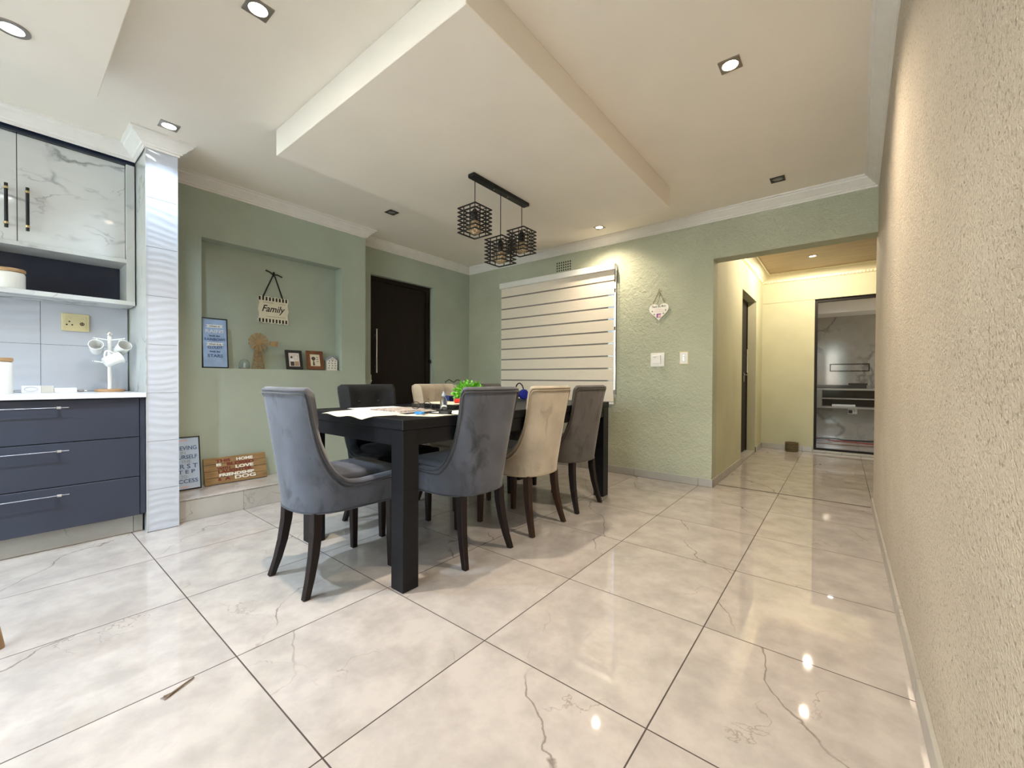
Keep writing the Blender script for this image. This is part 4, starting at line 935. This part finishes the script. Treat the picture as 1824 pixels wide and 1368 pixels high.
for r_ in range(4):
    for c_ in range(3):
        u = -.030+.030*c_+(.0 if r_ % 2 else -.004); v = .024+.022*r_
        if abs(u) < .042: MB().prism([(u, v-.008), (u+.008, v+.002), (u+.004, v+.006), (u, v+.003), (u-.004, v+.006), (u-.008, v+.002)], .0181, .0186).build('heart', 'ink_grey', ho)
MB().tube([(.010*math.cos(2*PI*k/14), .105+.010*math.sin(2*PI*k/14), .019) for k in range(14)], .002, 6, True).build('round_window', 'ink_grey', ho)
# signs on the ledge
bs = thing('believing_sign', 'tall pale blue motto sign in black frame on the tiled ledge', 'sign', (-2.655, -.284, .1508), lean(LEFT, 8))
frame_parts(bs, .200, .378, .022, .007, 'black_paint')
BX(-.0935, .0935, .007, .371, 0, .016).build('panel', 'sign_pale', bs)
for (tx, v, s_, m_, w_) in [('BELIEVING', .296, .040, 'ink_blue', .160), ('IN', .262, .030, 'ink_pale', .028), ('YOURSELF', .232, .040, 'ink_blue', .162), ('IS THE', .200, .030, 'ink_pale', .085), ('F I R S T', .165, .044, 'ink_blue', .164), ('S T E P', .126, .036, 'ink_blue', .130), ('TO', .093, .030, 'ink_pale', .034), ('SUCCESS', .060, .038, 'ink_blue', .160)]:
    lettering(tx, s_, m_, bs, 0, v, .0170, width=w_, bold=.0004)
for v in (.352, .020): BX(-.022, .026, v-.003, v+.004, .0161, .0165).build('print', 'ink_pink', bs)
bh = thing('blessed_home_sign', 'brown planked wooden home blessing sign with red and white lettering on the ledge', 'sign', (-2.655, .048, .1508), lean(LEFT, 14))
for k in range(4): BX(-.210, .210, .0505*k+.001, .0505*(k+1)-.001, 0, .014).build('plank', 'plank_wood', bh, bevel=.0015)
for v in (-.13, .13): BX(v-.012, v+.012, .012, .190, -.008, -.0003).build('batten', 'plank_wood', bh)
for (tx, u, v, s_, m_, w_) in [('THIS', -.085, .172, .030, 'red_paint', .095), ('HOME', .060, .172, .030, 'white_paint', .115), ('IS', -.115, .144, .026, 'white_paint', .032), ('BLESSED', .030, .143, .030, 'red_paint', .185), ('WITH', -.085, .115, .028, 'red_paint', .085), ('LOVE', .055, .115, .032, 'white_paint', .125), ('LAUGHTER,', -.005, .090, .028, 'red_paint', .235), ('FRIENDSHIP', 0, .063, .030, 'white_paint', .235), ('&', -.115, .034, .030, 'red_paint', .024), ('A', -.065, .034, .030, 'red_paint', .038), ('DOG', .055, .034, .036, 'white_paint', .145)]:
    lettering(tx, s_, m_, bh, u, v, .0148, width=w_, bold=.0012)

# ------------------------------------------------------------------ beside the door, hall and lounge
bb = thing('storage_box', 'tall beige box beside the dark door behind the beige chair', 'box', (-2.62, 2.24, 0))
BX(-.17, .17, -.15, .15, .0005, .855).build('box_body', 'beige_box', bb, bevel=.003)
for s_ in (-1, 1): BX(-.17 if s_ < 0 else .002, -.002 if s_ < 0 else .17, -.15, .15, .8552, .862).build('flap', 'beige_box', bb, bevel=.001)
BX(.1702, .172, -.04, .04, .55, .60).build('hand_hole', 'vent_dark', bb)
rt_ = thing('white_adapter', 'white device with looped black cable on top of the tall beige box', 'device', (-2.55, 2.20, .8624))
BX(-.035, .035, -.05, .05, 0, .026).build('device_body', 'white_plastic', rt_, bevel=.006, seg=2)
MB().tube([(0, .0, .026), (-.02, -.07, .03), (.0, -.10, .06), (.01, -.05, .088), (.0, .0, .07), (.0, .03, .055), (.01, .08, .085), (.0, .14, .075), (.0, .15, .04), (-.02, .10, .008)], .005, 8).build('cable', 'cable_black', rt_, smooth=True)
pw = thing('wicker_pot', 'small round brown pot on the hall floor by the end wall', 'pot', (.485, 5.60, 0))
MB().lathe([(0, .0005), (.066, .0005), (.073, .01), (.075, .06), (.073, .115), (.070, .122), (.064, .122), (.064, .02), (0, .018)], 28).build('pot_body', 'wicker', pw, smooth=True)
for z in (.035, .065, .095, .119): MB().tube([(.0755*math.cos(2*PI*k/28), .0755*math.sin(2*PI*k/28), z) for k in range(28)], .003, 6, True).build('band', 'twine' if z > .1 else 'photo_dark', pw, smooth=True)
YT = 7.849
br = thing('television_bracket', 'black rectangular television wall bracket on the marble wall', 'bracket', (1.10, YT, 1.182), BACK)
MB().box(-.26, .26, .050, .066, 0, .02).box(-.26, .26, -.066, -.050, 0, .02).box(-.26, -.244, -.05, .05, 0, .02).box(.244, .26, -.05, .05, 0, .02).build('frame', 'black_metal', br)
for u in (-.13, .0, .15):
    for v in (-.058, .058): MB().lathe([(0, .0201), (.007, .0201), (.005, .025), (0, .026)], 10, (u, v, 0)).build('bolt', 'chrome', br)
sh = thing('media_shelf', 'floating grey media shelf with open compartments on the marble wall', 'shelf', (1.10, YT, .505), BACK)
for (z0, z1, nm) in [(0, .03, 'bottom_board'), (.15, .168, 'middle_board'), (.298, .328, 'top_board')]: BX(-.47, .50, z0, z1, 0, .34).build(nm, 'shelf_grey', sh, bevel=.002)
for u in (-.47, .47): BX(u, u+(.115 if u < 0 else .03), .0305, .2975, .0, .338).build('side_board', 'shelf_grey', sh)
BX(-.354, .469, .0305, .2975, .0, .02).build('back_board', 'vent_dark', sh)
bar = thing('soundbar', 'long black soundbar on the floating shelf', 'speaker', (1.02, YT-.17, .8335))
BX(-.36, .30, -.045, .045, 0, .055).build('speaker_body', 'black_metal', bar, bevel=.008, seg=2); BX(-.35, .29, -.047, -.0455, .008, .047).build('grille', 'vent_dark', bar)
dc = thing('decoder', 'black decoder box on the soundbar', 'decoder', (1.21, YT-.17, .889))
BX(-.12, .12, -.05, .05, 0, .032).build('decoder_body', 'black_metal', dc, bevel=.003); BX(-.03, .03, -.0515, -.0502, .010, .022).build('display', 'vent_dark', dc)
wb_ = thing('white_console', 'flat white device inside the lower shelf compartment', 'device', (1.03, YT-.2, .5354))
BX(-.15, .15, -.08, .08, 0, .032).build('device_body', 'white_plastic', wb_, bevel=.003); BX(-.14, .14, -.0812, -.0802, .014, .018).build('slot', 'ink_grey', wb_)
s2 = thing('lounge_socket', 'white wall socket with black plug under the floating shelf', 'socket', (1.15, YT, .445), BACK)
BX(-.06, .06, -.042, .042, 0, .01).build('plate', 'white_plastic', s2, bevel=.002); BX(-.052, -.002, -.030, .022, .0102, .04).build('plug', 'black_metal', s2, bevel=.005); BX(.02, .036, .006, .024, .0102, .014).build('rocker', 'ink_grey', s2)
tag(MB().tube([(.0, 7.66, .009), (.64, 7.58, .009), (.9, 7.20, .009), (1.25, 7.12, .009), (1.75, 6.95, .009)], .008, 8).build('red_cable', 'cable_red', smooth=True), 'red cable lying across the lounge floor beyond the glass', 'cable')
tag(MB().tube([(.0, 7.32, .013), (.65, 7.22, .013), (.80, 7.245, .030), (.94, 7.27, .030), (1.05, 7.30, .013), (1.5, 7.45, .013), (2.2, 7.55, .013)], .012, 8).build('black_cable', 'cable_black', smooth=True), 'thick black cable crossing the red cable on the lounge floor', 'cable')
tag(MB().tube([(.0, 6.74, .009), (.66, 6.72, .009), (1.1, 6.74, .009), (1.6, 6.80, .009), (2.2, 6.8, .009)], .008, 8).build('brown_cable', 'twine', smooth=True), 'thin brown cable nearest the glass on the lounge floor', 'cable')
tw_ = MB().tube([(-.586, -.722, .004), (-.571, -.752, .005), (-.556, -.782, .004)], [.0022, .0028, .0035], 7)
for (dx, dy) in [(.006, -.022), (-.002, -.026), (.014, -.020), (-.008, -.018)]: tw_.tube([(-.556, -.782, .004), (-.554+dx*.6, -.784+dy*.6, .004), (-.556+dx, -.784+dy, .002)], [.003, .002, .0008], 6)
tag(tw_.build('broom_straw', 'stick_brown', smooth=True), 'small brown twig lying on the floor tiles in the foreground', 'twig')
